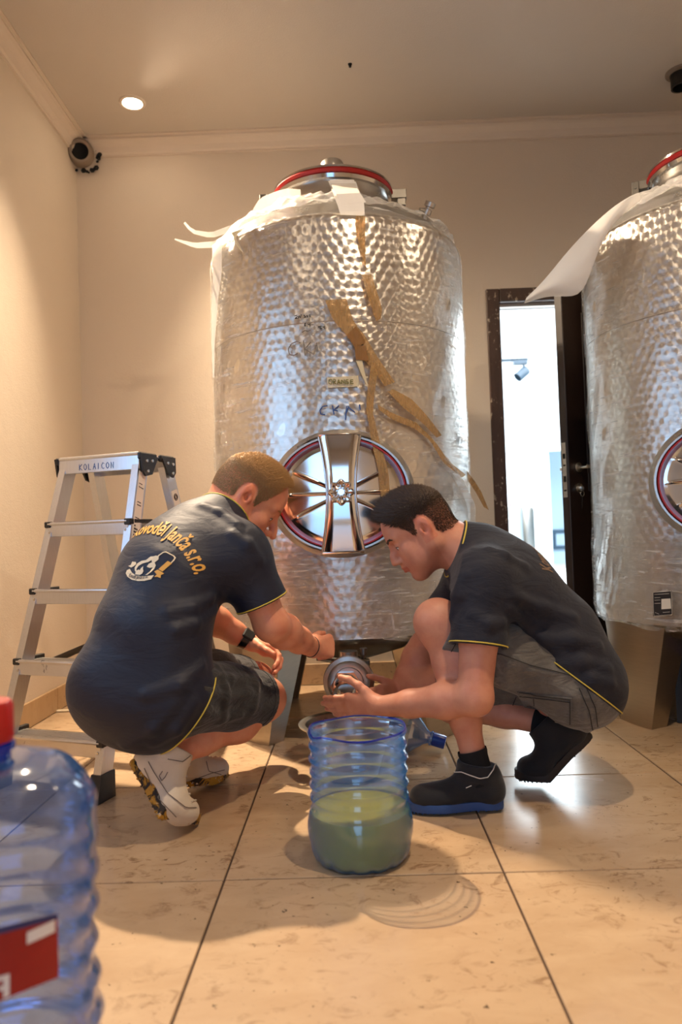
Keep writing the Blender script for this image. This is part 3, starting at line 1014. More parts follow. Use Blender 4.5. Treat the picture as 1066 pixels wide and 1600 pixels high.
    for (s, e) in ((1.14, 0.002), (1.10, .010), (1.06, .024)):
        for i in range(n):
            p = ov(2 * math.pi * i / n, s, 0)
            x = p[0]
            y = -math.sqrt(TR ** 2 - x * x) - e
            if s < 1.08: y = min(y, yf + .02)
            v.append((x, y, p[2]))
    for j in range(2):
        for i in range(n):
            f.append((j * n + i, j * n + (i + 1) % n, (j + 1) * n + (i + 1) % n, (j + 1) * n + i))
    MB().add(v, f).build('manhole_skirt', M['steel'], t)
    ring([(.985, yf + .002), (.975, yf - .004), (.955, yf - .004), (.945, yf + .004), (.945, yf + .03), (.985, yf + .03)]).build('gasket', M['gasket'], t)
    # pressed door with six ribs
    v, f = [], []
    nr, na = 20, 240
    for j in range(nr + 1):
        s = .95 * j / nr
        for i in range(na):
            a = 2 * math.pi * i / na
            y = yf + .012 - .010 * (1 - s ** 2)
            rib = 0
            for ra in (.52, math.pi - .52, -.52, math.pi + .52, 0, math.pi):
                da = abs((a - ra + math.pi) % (2 * math.pi) - math.pi)
                wdt = da * s
                rib = max(rib, math.exp(-(wdt / .016) ** 2) * min(1, max(0, (.86 - s) / .12)))
            v.append(ov(a, s, y - .005 * rib + (.004 if s > .9 else 0)))
    for j in range(nr):
        for i in range(na):
            f.append((j * na + i, j * na + (i + 1) % na, (j + 1) * na + (i + 1) % na, (j + 1) * na + i))
    dr = MB().add(v, f).build('manhole_door', M['polish'], t)
    # bridge (waisted bar)
    v, f = [], []
    nz, nx = 25, 9
    for j in range(nz):
        q = j / (nz - 1) * 2 - 1
        w = .047 + .022 * abs(q) ** 1.8
        for i in range(nx):
            e = i / (nx - 1) * 2 - 1
            y = yf - .020 - .022 * (1 - q * q) - .003 * (1 - e ** 10)
            if abs(e) > .99: y += .012
            v.append((e * w, y, hz + q * B_ * 1.015))
    for j in range(nz - 1):
        for i in range(nx - 1):
            f.append((j * nx + i, j * nx + i + 1, (j + 1) * nx + i + 1, (j + 1) * nx + i))
    br = MB().add(v, f)
    br.box((-.072, yf - .02, hz - B_ * 1.06), (.072, yf + .012, hz - B_ * 1.005), .004)
    br.box((-.072, yf - .02, hz + B_ * 1.005), (.072, yf + .012, hz + B_ * 1.06), .004)
    for s_ in (-1, 1):      # rolled edge of the bar
        br.tube([(s_ * (.047 + .022 * abs(q) ** 1.8), yf - .010 - .022 * (1 - q * q), hz + q * B_) for q in np.linspace(-1, 1, 25)], .0045, 8)
    br.build('bridge_bar', M['polish'], t, sharp=60)
    # scalloped hand wheel
    v, f = [], []
    na, yk = 72, yf - .047
    pr = [(0, -.030), (.25, -.030), (.34, -.022), (.55, -.016), (.80, -.022), (.95, -.018), (1.0, -.006), (.96, .006), (.5, .010), (.3, .012), (.3, .03)]
    for (s, y) in pr:
        for i in range(na):
            a = 2 * math.pi * i / na
            r = .041 * (1 + (.09 * math.cos(8 * a) if s > .5 else 0)) * s
            yy = y - (.004 * max(0, math.cos(8 * a)) if .5 < s < .97 else 0)
            v.append((r * math.cos(a), yk + yy, hz + .0 + r * math.sin(a)))
    for j in range(len(pr) - 1):
        for i in range(na):
            f.append((j * na + i, j * na + (i + 1) % na, (j + 1) * na + (i + 1) % na, (j + 1) * na + i))
    MB().add(v, f).build('hand_wheel', M['polish'], t)
    # four folded sheet legs
    for k in range(4):
        a0 = math.radians(45 + 90 * k)
        th = .004
        v, f = [], []
        nz, na = 7, 9
        for sdi in (0, 1):
            for j in range(nz):
                q = j / (nz - 1)
                hw = .17 - (.17 - .085) * q
                z = TZ0 + .02 - (TZ0 + .02) * q
                rr = (TR - .004 - .012 * q) - sdi * th
                for i in range(na):
                    a = a0 + (i / (na - 1) * 2 - 1) * hw / TR
                    v.append((rr * math.cos(a), rr * math.sin(a), z))
        m = nz * na
        for j in range(nz - 1):
            for i in range(na - 1):
                q = (j * na + i, j * na + i + 1, (j + 1) * na + i + 1, (j + 1) * na + i)
                f.append(q); f.append(tuple(x + m for x in q[::-1]))
        for j in range(nz - 1):
            for i in (0, na - 1):
                q = (j * na + i, (j + 1) * na + i, m + (j + 1) * na + i, m + j * na + i)
                f.append(q)
        lg = MB().add(v, f)
        # inward flanges
        for i in (0, na - 1):
            o0, o1 = np.array(v[i]), np.array(v[(nz - 1) * na + i])
            i0 = np.array([o0[0] * .66, o0[1] * .66, o0[2]]) ; i1 = np.array([o1[0] * .84, o1[1] * .84, o1[2]])
            tn = nrm(np.cross(i0 - o0, o1 - o0)) * th
            lg.add([o0, o1, i1, i0, o0 + tn, o1 + tn, i1 + tn, i0 + tn], [(0, 1, 2, 3), (7, 6, 5, 4), (0, 4, 5, 1), (1, 5, 6, 2), (2, 6, 7, 3), (3, 7, 4, 0)])
        lg.build('leg', M['leg'], t, sharp=30)
    # stretch film wound around: shell, torn lower edge, crumpled over the shoulder
    rg = np.random.RandomState(seed)
    v, f = [], []
    na, nz = 160, 60
    ph = rg.rand(12) * 6.28
    for j in range(nz):
        q = j / (nz - 1)
        for i in range(na):
            a = 2 * math.pi * i / na
            ztop = 1.86 + .02 * math.sin(3 * a + ph[0]) + .02 * math.sin(7 * a + ph[1])
            zbot = .372 + .012 * math.sin(2 * a + ph[2]) + .008 * math.sin(9 * a + ph[3])
            z = zbot + (ztop - zbot) * q
            r = TR + .004 + .0025 * math.sin(9 * a + 14 * z + ph[4]) + .002 * math.sin(17 * a - 23 * z + ph[5]) + .022 * max(0, .80 - z) * abs(math.sin(13 * a + 9 * z + 2 * math.sin(5 * a + ph[6]))) ** .6 + .012 * max(0, .80 - z) * abs(math.sin(31 * a - 17 * z))
            if z > TZ1 - .03:
                r = min(r, TR + .004 - (z - TZ1 + .03) * .55)
            if z < .42: r -= (.42 - z) * .25
            v.append((r * math.cos(a), r * math.sin(a), z))
    for j in range(nz - 1):
        for i in range(na):
            # leave the manhole free
            vv = [j * na + i, j * na + (i + 1) % na, (j + 1) * na + (i + 1) % na, (j + 1) * na + i]
            c = np.mean([v[k] for k in vv], axis=0)
            if c[1] < -.3 and (c[0] / .25) ** 2 + ((c[2] - hz) / .215) ** 2 < 1: continue
            f.append(tuple(vv))
    MB().add(v, f).build('wrap_film', M['film'], t, sharp=180)
    # film bunched up on the shoulder
    v, f = [], []
    na, nr = 140, 14
    for j in range(nr):
        q = j / (nr - 1)
        r0 = TR - .02 - (TR - .02 - .262) * q
        for i in range(na):
            a = 2 * math.pi * i / na
            lump = max(0, math.cos(a - math.radians(215))) ** 2
            wob = .006 * math.sin(11 * a + 9 * q + ph[6]) + .006 * math.sin(23 * a - 13 * q + ph[7]) + .004 * math.sin(41 * a + ph[8])
            r = r0 - (1 - q) * .0
            z = shoulder(r) + .012 + (wob + .016 * lump * math.sin(math.pi * q) * (1 + .5 * math.sin(31 * a + 20 * q)))
            v.append((r * math.cos(a), r * math.sin(a), z))
    for j in range(nr - 1):
        for i in range(na):
            f.append((j * na + i, j * na + (i + 1) % na, (j + 1) * na + (i + 1) % na, (j + 1) * na + i))
    MB().add(v, f).build('shoulder_film', M['film_loose'], t, sharp=180)
    LOCAL[0] = False
    return t


T1 = (-0.030, 2.95, 0.0)
tank1 = build_tank('fermentation_tank', T1, 0.0, 'tall film-wrapped steel tank between the two men with a handwritten orange label')
T2 = (1.47, 2.84, 0.0)
tank2 = build_tank('fermentation_tank', T2, math.radians(-27), 'film-wrapped steel tank cut off by the right picture edge beside the doorway', seed=7)


def on_cyl(px, py, T=T1, off=.009):
    """point of the wrapped tank seen at a pixel; falls back on its nearest side"""
    d = ray(px, py)
    ox, oy = CAM[0] - T[0], CAM[1] - T[1]
    a = d[0] ** 2 + d[1] ** 2; b = 2 * (ox * d[0] + oy * d[1]); R = TR + off
    c = ox * ox + oy * oy - R * R
    ds = max(0, b * b - 4 * a * c)
    k = (-b - math.sqrt(ds)) / (2 * a)
    p = CAM + d * k
    n = nrm((p[0] - T[0], p[1] - T[1], 0))
    if p[2] > TZ1 - .02:         # on the shoulder cone instead
        for k in np.linspace(k * .98, k * 1.25, 400):
            q = CAM + d * k
            r = math.hypot(q[0] - T[0], q[1] - T[1])
            if r < TR and q[2] < shoulder(r) + .02 + off:
                return q, nrm((n[0] * .5, n[1] * .5, .85))
            if r < .255 :
                return q, n
    return p, n


def dense(pl, n):
    pl = [np.asarray(p, float) for p in pl]
    L = [0]
    for a, b in zip(pl, pl[1:]): L.append(L[-1] + np.linalg.norm(b - a))
    out = []
    for s in np.linspace(0, L[-1], n):
        k = min(len(pl) - 2, max(0, int(np.searchsorted(L, s) - 1)))
        t_ = (s - L[k]) / max(1e-9, L[k + 1] - L[k])
        out.append(pl[k] * (1 - t_) + pl[k + 1] * t_)
    return out


def stick(name, left, right, mat, off=.010, T=T1, parent=None, lift=None, n=14, label=None):
    L, R_ = dense(left, n), dense(right, n)
    A, B, Nn = [], [], []
    for i, (a, b) in enumerate(zip(L, R_)):
        pa, na_ = on_cyl(*a, T, off); pb, nb_ = on_cyl(*b, T, off)
        m = nrm(na_ + nb_)
        l = (lift(i / (n - 1)) if lift else 0)
        A.append(pa + m * l); B.append(pb + m * l * 1.2); Nn.append(m)
    o = MB().strip(A, B, Nn, .0008).build(name, mat, parent, sharp=30)
    if label: o['label'] = label
    return o


# brown packing tape on the left tank
stick('tape_strip', [(556, 337), (558, 370), (567, 405), (571, 418)], [(571, 338), (571, 370), (571, 400), (572, 418)], M['tape'], parent=tank1)
stick('tape_strip', [(565, 430), (572, 460), (583, 492), (588, 502)], [(580, 428), (587, 455), (596, 485), (595, 498)], M['tape'], parent=tank1, lift=lambda q: .01 * math.sin(3 * q))
stick('tape_strip', [(508, 470), (520, 500), (541, 524), (566, 560), (585, 582), (600, 604)], [(541, 468), (553, 505), (570, 525), (585, 552), (600, 575), (616, 598)], M['tape'], parent=tank1, lift=lambda q: .006)
stick('tape_fold', [(541, 524), (548, 533), (554, 542)], [(556, 510), (565, 522), (572, 536)], M['tape_dark'], off=.02, parent=tank1, n=5)
stick('tape_fold', [(554, 541), (555, 552), (556, 562)], [(570, 540), (573, 550), (577, 564)], M['tape_dark'], off=.021, parent=tank1, n=5)
stick('tape_strip', [(580, 565), (577, 590), (574, 615), (572, 640), (579, 680), (583, 705), (590, 745), (594, 792)], [(590, 580), (587, 600), (585, 620), (583, 650), (591, 680), (597, 705), (605, 745), (607, 790)], M['tape'], off=.022, parent=tank1, n=26, lift=lambda q: .05 * max(0, q - .45) + .004 * math.sin(20 * q))
stick('tape_strip', [(556, 563), (563, 580), (571, 598), (576, 608)], [(566, 563), (570, 582), (574, 598), (578, 606)], M['tape_pale'], off=.018, parent=tank1)
stick('tape_strip', [(606, 612), (630, 640), (655, 660), (682, 684)], [(614, 608), (640, 624), (668, 656), (690, 680)], M['tape'], off=.014, parent=tank1, lift=lambda q: .012 * math.sin(3.1 * q))
stick('tape_strip', [(590, 632), (612, 645), (650, 660), (680, 690), (702, 722), (728, 742)], [(592, 640), (612, 655), (648, 670), (672, 688), (692, 722), (722, 746)], M['tape'], off=.016, parent=tank1, n=20)
tt = MB()
A_ = [at(x, y, Y) for x, y, Y in ((722, 742, 2.78), (735, 756, 2.83), (744, 770, 2.86), (756, 792, 2.88))]
B_ = [at(x, y, Y) for x, y, Y in ((728, 733, 2.78), (742, 752, 2.83), (752, 768, 2.86), (764, 797, 2.88))]
tt.strip(A_, B_, [np.array([.3, -1, 0])] * 4, .0008).build('tape_strip', M['tape'], tank1)
# masking-tape label
stick('masking_label', [(511, 590), (512, 606)], [(560, 587), (561, 604)], M['tape_pale'], off=.012, parent=tank1, n=3)


def strokes(name, lines, mat, r=.0016, off=.0125, parent=None, T=T1):
    b = MB()
    for ln in lines:
        P = [on_cyl(x, y, T, off)[0] for x, y in dense(ln, max(2, 3 * len(ln)))]
        b.tube(P, r, 5)
    o = b.build(name, mat, parent)
    o['kind'] = 'stuff'
    return o


def zl_(pts, ox=420, oy=460, k=200 / 1066): return [(ox + x * k, oy + y * k) for x, y in pts]


# handwriting on the tank (marker pen)
strokes('handwriting', [zl_(l) for l in (
    [(215, 180), (235, 175), (240, 185), (220, 200), (243, 200)], [(246, 185), (252, 200), (258, 178), (246, 182)], [(262, 200), (272, 165)],
    [(293, 178), (300, 172), (303, 190), (295, 195), (305, 182), (312, 195)], [(312, 180), (322, 175), (320, 190), (328, 190)], [(338, 170), (346, 172), (340, 186), (350, 186)],
    [(298, 245), (306, 240), (300, 255), (310, 262), (300, 266), (298, 250)], [(318, 262), (320, 264)], [(326, 242), (332, 254), (346, 246)], [(342, 240), (344, 268)],
    [(412, 275), (424, 262), (420, 286)], [(428, 264), (442, 264), (430, 276), (442, 286), (428, 288)], [(450, 266), (456, 276), (466, 268)], [(464, 262), (466, 288)])], M['ink'], .0015, parent=tank1)
strokes('handwriting', [zl_(l) for l in ([(278, 318), (300, 300), (325, 306), (350, 296)], [(265, 405), (235, 390), (190, 410), (162, 455), (172, 500), (210, 508), (240, 490)],
    [(290, 385), (303, 510)], [(350, 395), (300, 455), (375, 500)], [(375, 500), (402, 395), (404, 470)])], M['ink_grey'], .0020, parent=tank1)
strokes('handwriting', [zl_(l) for l in ([(520, 705), (502, 710), (500, 740), (522, 748), (530, 720), (518, 706)], [(540, 748), (538, 706), (556, 708), (556, 724), (540, 728), (562, 748)],
    [(570, 748), (582, 706), (596, 746)], [(575, 732), (592, 732)], [(606, 746), (606, 708), (630, 744), (630, 708)], [(664, 712), (644, 710), (640, 744), (664, 742), (664, 728), (652, 728)],
    [(704, 710), (680, 712), (682, 746), (706, 742)], [(682, 728), (700, 726)])], M['ink_olive'], .0015, off=.0150, parent=tank1)
strokes('handwriting', [zl_(l) for l in ([(490, 928), (450, 932), (425, 965), (435, 998), (470, 1000)], [(530, 925), (545, 1000)], [(585, 925), (540, 965), (575, 970)],
    [(640, 1045), (650, 930), (668, 930), (640, 1000)], [(665, 940), (720, 985)], [(757, 918), (762, 960)])], M['ink_blue'], .0022, parent=tank1)

# white paper sheet stuck at the neck, two lobes
stick('paper_sheet', [(513, 283), (520, 300), (528, 322), (532, 336)], [(556, 284), (562, 300), (569, 318), (570, 337)], M['paper'], off=.012, parent=tank1, n=10)
stick('paper_sheet', [(515, 281), (521, 296), (534, 320)], [(553, 281), (560, 298), (572, 316)], M['paper'], off=.024, parent=tank1, n=8)


def ribbon(name, pts, widths, mat, parent, up=(0, 0, 1), th=.0012, label=None):
    P = dense(pts, 18)
    A, B, Nn = [], [], []
    for i, p in enumerate(P):
        q = i / 17
        w = np.interp(q, np.linspace(0, 1, len(widths)), widths)
        tg = nrm(P[min(17, i + 1)] - P[max(0, i - 1)])
        s = nrm(np.asarray(up) - (np.asarray(up) @ tg) * tg)
        A.append(p - s * w / 2); B.append(p + s * w / 2); Nn.append(nrm(np.cross(tg, s)))
    o = MB().strip(A, B, Nn, th).build(name, mat, parent, sharp=60)
    if label: o['label'] = label
    return o


# loose white wrapping tails at the left shoulder and the strip hanging down
ribbon('foam_tail', [at(288, 348, 2.78), at(300, 362, 2.8), at(330, 368, 2.8), at(365, 356, 2.78), at(410, 340, 2.7), at(440, 322, 2.66)], [.012, .022, .03, .034, .06, .04], M['foam'], tank1, up=(0, .3, 1))
ribbon('foam_tail', [at(273, 374, 2.8), at(305, 384, 2.82), at(335, 382, 2.84), at(370, 362, 2.80), at(400, 345, 2.72)], [.006, .026, .03, .03, .05], M['foam'], tank1, up=(0, .3, 1))
stick('foam_strip', [(332, 384), (333, 430), (331, 480), (331, 530), (333, 590)], [(347, 372), (346, 430), (342, 460), (336, 530), (335, 590)], M['foam'], off=.014, parent=tank1, n=20)
ribbon('foam_tail', [at(395, 350, 2.66), at(420, 322, 2.68), at(452, 302, 2.72), at(470, 300, 2.72)], [.05, .085, .06, .02], M['foam'], tank1, up=(.2, .2, 1))
ribbon('film_tail', [at(372, 360, 2.6), at(385, 385, 2.57), at(402, 405, 2.55), at(408, 420, 2.55)], [.05, .06, .04, .01], M['tape_pale'], tank1, up=(1, 0, .2))
ribbon('film_tail', [at(690, 720, 2.58), at(715, 760, 2.68), at(735, 795, 2.78), at(737, 835, 2.8)], [.05, .06, .05, .03], M['film_loose'], tank1, up=(1, .3, .1))
# white sheet sagging off the right tank's shoulder
v, f = [], []
top = [(1000, 300, 2.46), (985, 306, 2.46), (955, 325, 2.47), (915, 362, 2.52), (880, 400, 2.56), (850, 440, 2.58), (822, 466, 2.58)]
bot = [(1004, 312, 2.46), (975, 332, 2.46), (945, 365, 2.47), (925, 420, 2.52), (908, 470, 2.58), (862, 458, 2.60), (816, 476, 2.60)]
for k in range(7):
    for j in range(6):
        q = j / 5
        a, b = np.array(top[k]), np.array(bot[k])
        c = a * (1 - q) + b * q
        c[2] -= .04 * math.sin(math.pi * q) * (k / 6)
        v.append(at(*c))
for k in range(6):
    for j in range(5):
        f.append((k * 6 + j, k * 6 + j + 1, (k + 1) * 6 + j + 1, (k + 1) * 6 + j))
sh = MB().add(v, f).build('foam_sheet', M['foam'], tank2, sharp=180)
md = sh.modifiers.new('thickness', 'SOLIDIFY'); md.thickness = .002
md = sh.modifiers.new('smooth', 'SUBSURF'); md.levels = 2; md.render_levels = 2
# rating label on the right tank
pl_ = [(1020, 925), (1050, 923), (1051, 961), (1021, 963)]
stick('rating_plate', [pl_[0], pl_[3]], [pl_[1], pl_[2]], M['ink'], off=.022, T=T2, parent=tank2, n=4)
stick('rating_field', [(1034, 936), (1034, 952)], [(1048, 935), (1049, 951)], M['sticker'], off=.0235, T=T2, parent=tank2, n=3)
strokes('rating_text', [[(1023, 929), (1046, 927.5)], [(1023, 934), (1032, 933.5)], [(1023, 938), (1032, 937.5)], [(1023, 943), (1032, 942.5)], [(1024, 957), (1030, 959.5)], [(1036, 957), (1047, 956)]], M['sticker'], .0006, off=.0245, parent=tank2, T=T2)
strokes('rating_border', [[(1020.5, 925.5), (1049.5, 923.5), (1050.5, 960.5), (1021.5, 962.5), (1020.5, 925.5)]], M['sticker'], .0007, off=.0245, parent=tank2, T=T2)

# outlet valve of the left tank
LOCAL[0] = False
vc = at(545, 1066, 2.27)
vt = at(543, 992, 2.42)
vr = MB()
px_ = vc[0]
vr.lathe([(.028, .345), (.028, .32), (.040, .318), (.042, .308), (.040, .298), (.029, .296), (.029, .20)], 28, (px_, 2.40, .0)).build('outlet_pipe', M['steel'], tank1)
vr = MB()
elb = [(px_, 2.40, .345), (px_, 2.40, .31), (px_, 2.39, .275), (px_, 2.365, .255), (px_, 2.33, vc[2]), (px_, 2.29, vc[2])]
MB().tube(elb, .031, 20).build('outlet_elbow', M['steel'], tank1)
MB().lathe([(.030, -.018), (.062, -.018), (.078, -.012), (.080, 0), (.078, .012), (.066, .016), (.058, .010), (.046, .010), (.044, .016), (.0, .016)], 48, (px_, 2.285, vc[2]), (0, -1, 0)).build('flange', M['steel'], tank1)
hx = MB()
hx.lathe([(.050, .012), (.050, .026), (.0, .026)], 6, (px_ - .008, 2.285, vc[2] - .012), (0, -1, 0))
hx.lathe([(.040, .026), (.040, .034), (.043, .036), (.043, .040), (.040, .042), (.040, .046), (.043, .048), (.043, .052), (.040, .054), (.040, .060), (.043, .062), (.043, .066), (.038, .070), (.030, .070), (.028, .03), (.0, .03)], 32, (px_ - .008, 2.285, vc[2] - .012), (0, -1, -.15))
hx.build('threaded_coupling', M['polish'], tank1, sharp=25)
clp = MB()
clp.lathe([(.040, -.014), (.046, -.014), (.050, 0), (.046, .014), (.040, .014)], 28, (px_, 2.40, .308), closed=True)
clp.box((px_ + .03, 2.37, .296), (px_ + .07, 2.40, .32), .004)
clp.tube([(px_ + .05, 2.385, .28), (px_ + .05, 2.385, .345)], .006, 8)
clp.lathe([(0, 0), (.013, 0), (.013, .02), (0, .02)], 12, (px_ + .05, 2.385, .335))
clp.build('clamp', M['darksteel'], tank1, sharp=35)
hd = MB()
hd.tube([(px_, 2.39, .31), (px_ - .03, 2.375, .318), (px_ - .075, 2.36, .330), (px_ - .10, 2.355, .335)], [.008, .009, .011, .011], 10)
hd.build('valve_handle', M['darksteel'], tank1)
# ------------------------------------------------------------------ step ladder
LWd, LDd = nrm((.945, -.33, 0)), nrm((.33, .945, 0))
LO = atz(156, 1250, 0.0) + LDd * .0 - LWd * .19
lad = empty('step_ladder', LO)
tag(lad, 'aluminium double-sided step ladder with black plastic corners behind the man in white shoes', 'ladder')


def lp(w, d, z): return np.array([LO[0] + LWd[0] * w + LDd[0] * d, LO[1] + LWd[1] * w + LDd[1] * d, z])


LH = 1.0
HWB, HWT = .19, .145
DT0, DT1, DR = .30, .43, .74


def bar(mb, a, b, wx, wy, ux, inset=0):
    """hollow C-section bar from a to b; ux = direction of the wide side"""
    a, b = np.asarray(a), np.asarray(b)
    t_ = nrm(b - a); ux = nrm(np.asarray(ux) - (np.asarray(ux) @ t_) * t_); uy = np.cross(t_, ux)
    c = [(-wx, -wy), (wx, -wy), (wx, wy), (wx * .55, wy), (wx * .55, wy * .75), (wx * .86, wy * .75), (wx * .86, -wy * .8), (-wx * .86, -wy * .8), (-wx * .86, wy * .75), (-wx * .55, wy * .75), (-wx * .55, wy), (-wx, wy)]
    v = [p + ux * x / 2 + uy * y / 2 for p in (a, b) for x, y in c]
    n = len(c)
    f = [(i, (i + 1) % n, n + (i + 1) % n, n + i) for i in range(n)]
    f += [(0, 1, 6, 7), (1, 2, 5, 6), (2, 3, 4, 5), (0, 7, 8, 11), (8, 9, 10, 11)]
    f += [tuple(n + i for i in q[::-1]) for q in f[-5:]]
    mb.add(v, f)


frontp = lambda s, q: lp(s * (HWB + (HWT - HWB) * q), DT0 * q, LH * q)
rearp = lambda s, q: lp(s * (HWB + (HWT - HWB) * q), DR + (DT1 - DR) * q, LH * q)
for s_ in (-1, 1):
    for fn in (frontp, rearp):
        b_ = MB()
        bar(b_, fn(s_, .012), fn(s_, .985), .052, .026, LDd)
        # bar: wide side along the depth of the ladder
        rl = b_.build('rail', M['alu'], lad, smooth=False)
        p = fn(s_, 0)
        ft = MB()
        tdir = nrm(fn(s_, 1) - fn(s_, 0))
        for (e0, e1, z0_, z1_) in ((.040, .022, 0, .012), (.036, .019, .012, .07)):
            pass
        c0 = [p + LDd * x * .040 + LWd * y * .024 for x, y in ((-1, -1), (1, -1), (1, 1), (-1, 1))]
        c1 = [p + tdir * .075 + LDd * x * .031 + LWd * y * .017 for x, y in ((-1, -1), (1, -1), (1, 1), (-1, 1))]
        c0 = [np.array([q[0], q[1], 0.0005]) for q in c0]
        ft.add(c0 + c1, [(0, 1, 2, 3), (7, 6, 5, 4), (0, 4, 5, 1), (1, 5, 6, 2), (2, 6, 7, 3), (3, 7, 4, 0)])
        ft.lathe([(0, 0), (.006, 0), (.005, .003), (0, .003)], 10, p + tdir * .05 - LDd * .035, -LDd)
        ft.build('foot', M['black'], rl, smooth=False)
NS = 5
for k in range(NS - 1):
    z = LH - .213 * (NS - 1 - k)
    q = z / LH
    for fn, dsg, dirty in ((frontp, 1, k < 2), (rearp, -1, False)):
        a, b = fn(-1, q), fn(1, q)
        hw = np.linalg.norm(b - a) / 2
        c = (a + b) / 2
        if fn is rearp and k % 2 == 1: pass
        st = MB()
        MX = Matrix(((LWd[0], LDd[0], 0, c[0]), (LWd[1], LDd[1], 0, c[1]), (0, 0, 1, c[2]), (0, 0, 0, 1)))
        dep = .078 if fn is frontp else .03
        d0, d1 = (-.030, dep) if fn is frontp else (-.014, .016)
        st.box((-hw, d0, -.006), (hw, d1, 0.0), .001, MX)
        st.box((-hw - .004, d0 - .002, -.036), (hw + .004, d0 + .004, .002), .0015, MX)
        st.box((-hw, d1 - .004, -.03), (hw, d1, 0), .001, MX)
        for g in range(9 if fn is frontp else 0):
            x = d0 + .012 + g * .0095
            st.box((-hw, x, 0), (hw, x + .004, .0016), 0, MX)
        st.tube([MX @ Vector((-hw, d0 - .001, .006)), MX @ Vector((hw, d0 - .001, .006))], .006, 8)
        sp = st.build('step', M['alu_dirty' if dirty else 'alu'], lad, smooth=False)
        if dirty: sp['label'] = 'mud-stained step'
        if fn is frontp:
            for s_ in (-1, 1):
                MB().box((s_ * (hw + .002) - .013, d0 - .006, -.006), (s_ * (hw + .002) + .013, d0 + .016, .014), .003, MX).box((s_ * (hw + .006) - .008, d0 + .016, -.002), (s_ * (hw + .006) + .008, d1 + .01, .012), .002, MX).build('step_corner', M['black'], sp, smooth=False)
                MB().lathe([(0, 0), (.005, 0), (.004, .003), (0, .003)], 8, MX @ Vector((s_ * (hw - .006), d0 - .002, -.022)), -LDd).build('rivet', M['chrome'], sp)
# top platform
MX = Matrix(((LWd[0], LDd[0], 0, LO[0]), (LWd[1], LDd[1], 0, LO[1]), (0, 0, 1, LH), (0, 0, 0, 1)))
tp = MB()
tp.box((-HWT - .012, DT0 - .03, -.002), (HWT + .012, DT1 + .02, .008), .002, MX)
tp.box((-HWT - .016, DT0 - .034, -.040), (HWT + .016, DT0 - .027, .010), .002, MX)
tp.box((-HWT - .012, DT1 + .015, -.036), (HWT + .012, DT1 + .022, .010), .002, MX)
tp.tube([MX @ Vector((-HWT - .012, DT0 - .031, .011)), MX @ Vector((HWT + .012, DT0 - .031, .011))], .007, 8)
for g in range(12):
    x = DT0 - .018 + g * .0125
    tp.box((-HWT - .01, x, .008), (HWT + .01, x + .005, .0096), 0, MX)
plat = tp.build('top_platform', M['alu'], lad, smooth=False)
for s_ in (-1, 1):
    cn = MB()
    X = s_ * (HWT + .020)
    for (d0, d1, z0_, z1_) in ((DT0 - .040, DT0 + .055, -.008, .016), (DT1 - .055, DT1 + .028, -.008, .016)):
        cn.box((X - .008, d0, z0_), (X + .006, d1, z1_), .004, MX)
    prof = [(DT0 - .04, .012), (DT0 + .055, .004), (DT0 + .02, -.055), (DT0 - .015, -.062), (DT0 - .03, -.045)]
    P = [MX @ Vector((X + s_ * .002, a, b)) for a, b in prof]
    cn.prism([np.array(p) for p in P], 0, 0, np.array(LWd) * s_ * .007)
    prof = [(DT1 - .05, .004), (DT1 + .028, .012), (DT1 + .03, -.04), (DT1 + .015, -.058), (DT1 - .015, -.050)]
    P = [MX @ Vector((X + s_ * .002, a, b)) for a, b in prof]
    cn.prism([np.array(p) for p in P], 0, 0, np.array(LWd) * s_ * .007)
    co = cn.build('corner_bracket', M['black'], plat, smooth=False)
    rv = MB()
    for a, b in ((DT0 - .01, -.012), (DT0 + .02, -.010), (DT0 - .005, -.045), (DT1 - .02, -.010), (DT1 + .012, -.012), (DT1 + .01, -.043)):
        rv.lathe([(0, 0), (.006, 0), (.005, .003), (0, .003)], 10, MX @ Vector((X + s_ * .009, a, b)), LWd * s_)
    rv.build('rivet', M['chrome'], plat)['kind'] = 'stuff'
# hand-lettered word on the front edge
GL = {'K': [[(0, 0), (0, 1)], [(.6, 1), (0, .45), (.65, 0)]], 'O': [[(.3, 0), (0, .3), (0, .7), (.3, 1), (.6, .7), (.6, .3), (.3, 0)]], 'L': [[(0, 1), (.05, 0), (.5, .05)]],
      'A': [[(0, 0), (.35, 1), (.6, 0)], [(.1, .4), (.5, .4)]], 'I': [[(.1, 0), (.15, 1)]], 'C': [[(.6, .85), (.3, 1), (0, .6), (.1, .15), (.4, 0), (.6, .15)]], 'N': [[(0, 0), (.05, 1), (.55, 0), (.6, 1)]]}
wd = MB()
x = -.075
for chx in 'KOLAICON':
    for stq in GL[chx]:
        wd.tube([MX @ Vector((x + a * .017, DT0 - .0345, -.030 + b * .020)) for a, b in stq], .0011, 5)
    x += .0155 if chx == 'I' else .0185
wd.build('lettering', M['ink_blue'], plat)['kind'] = 'stuff'
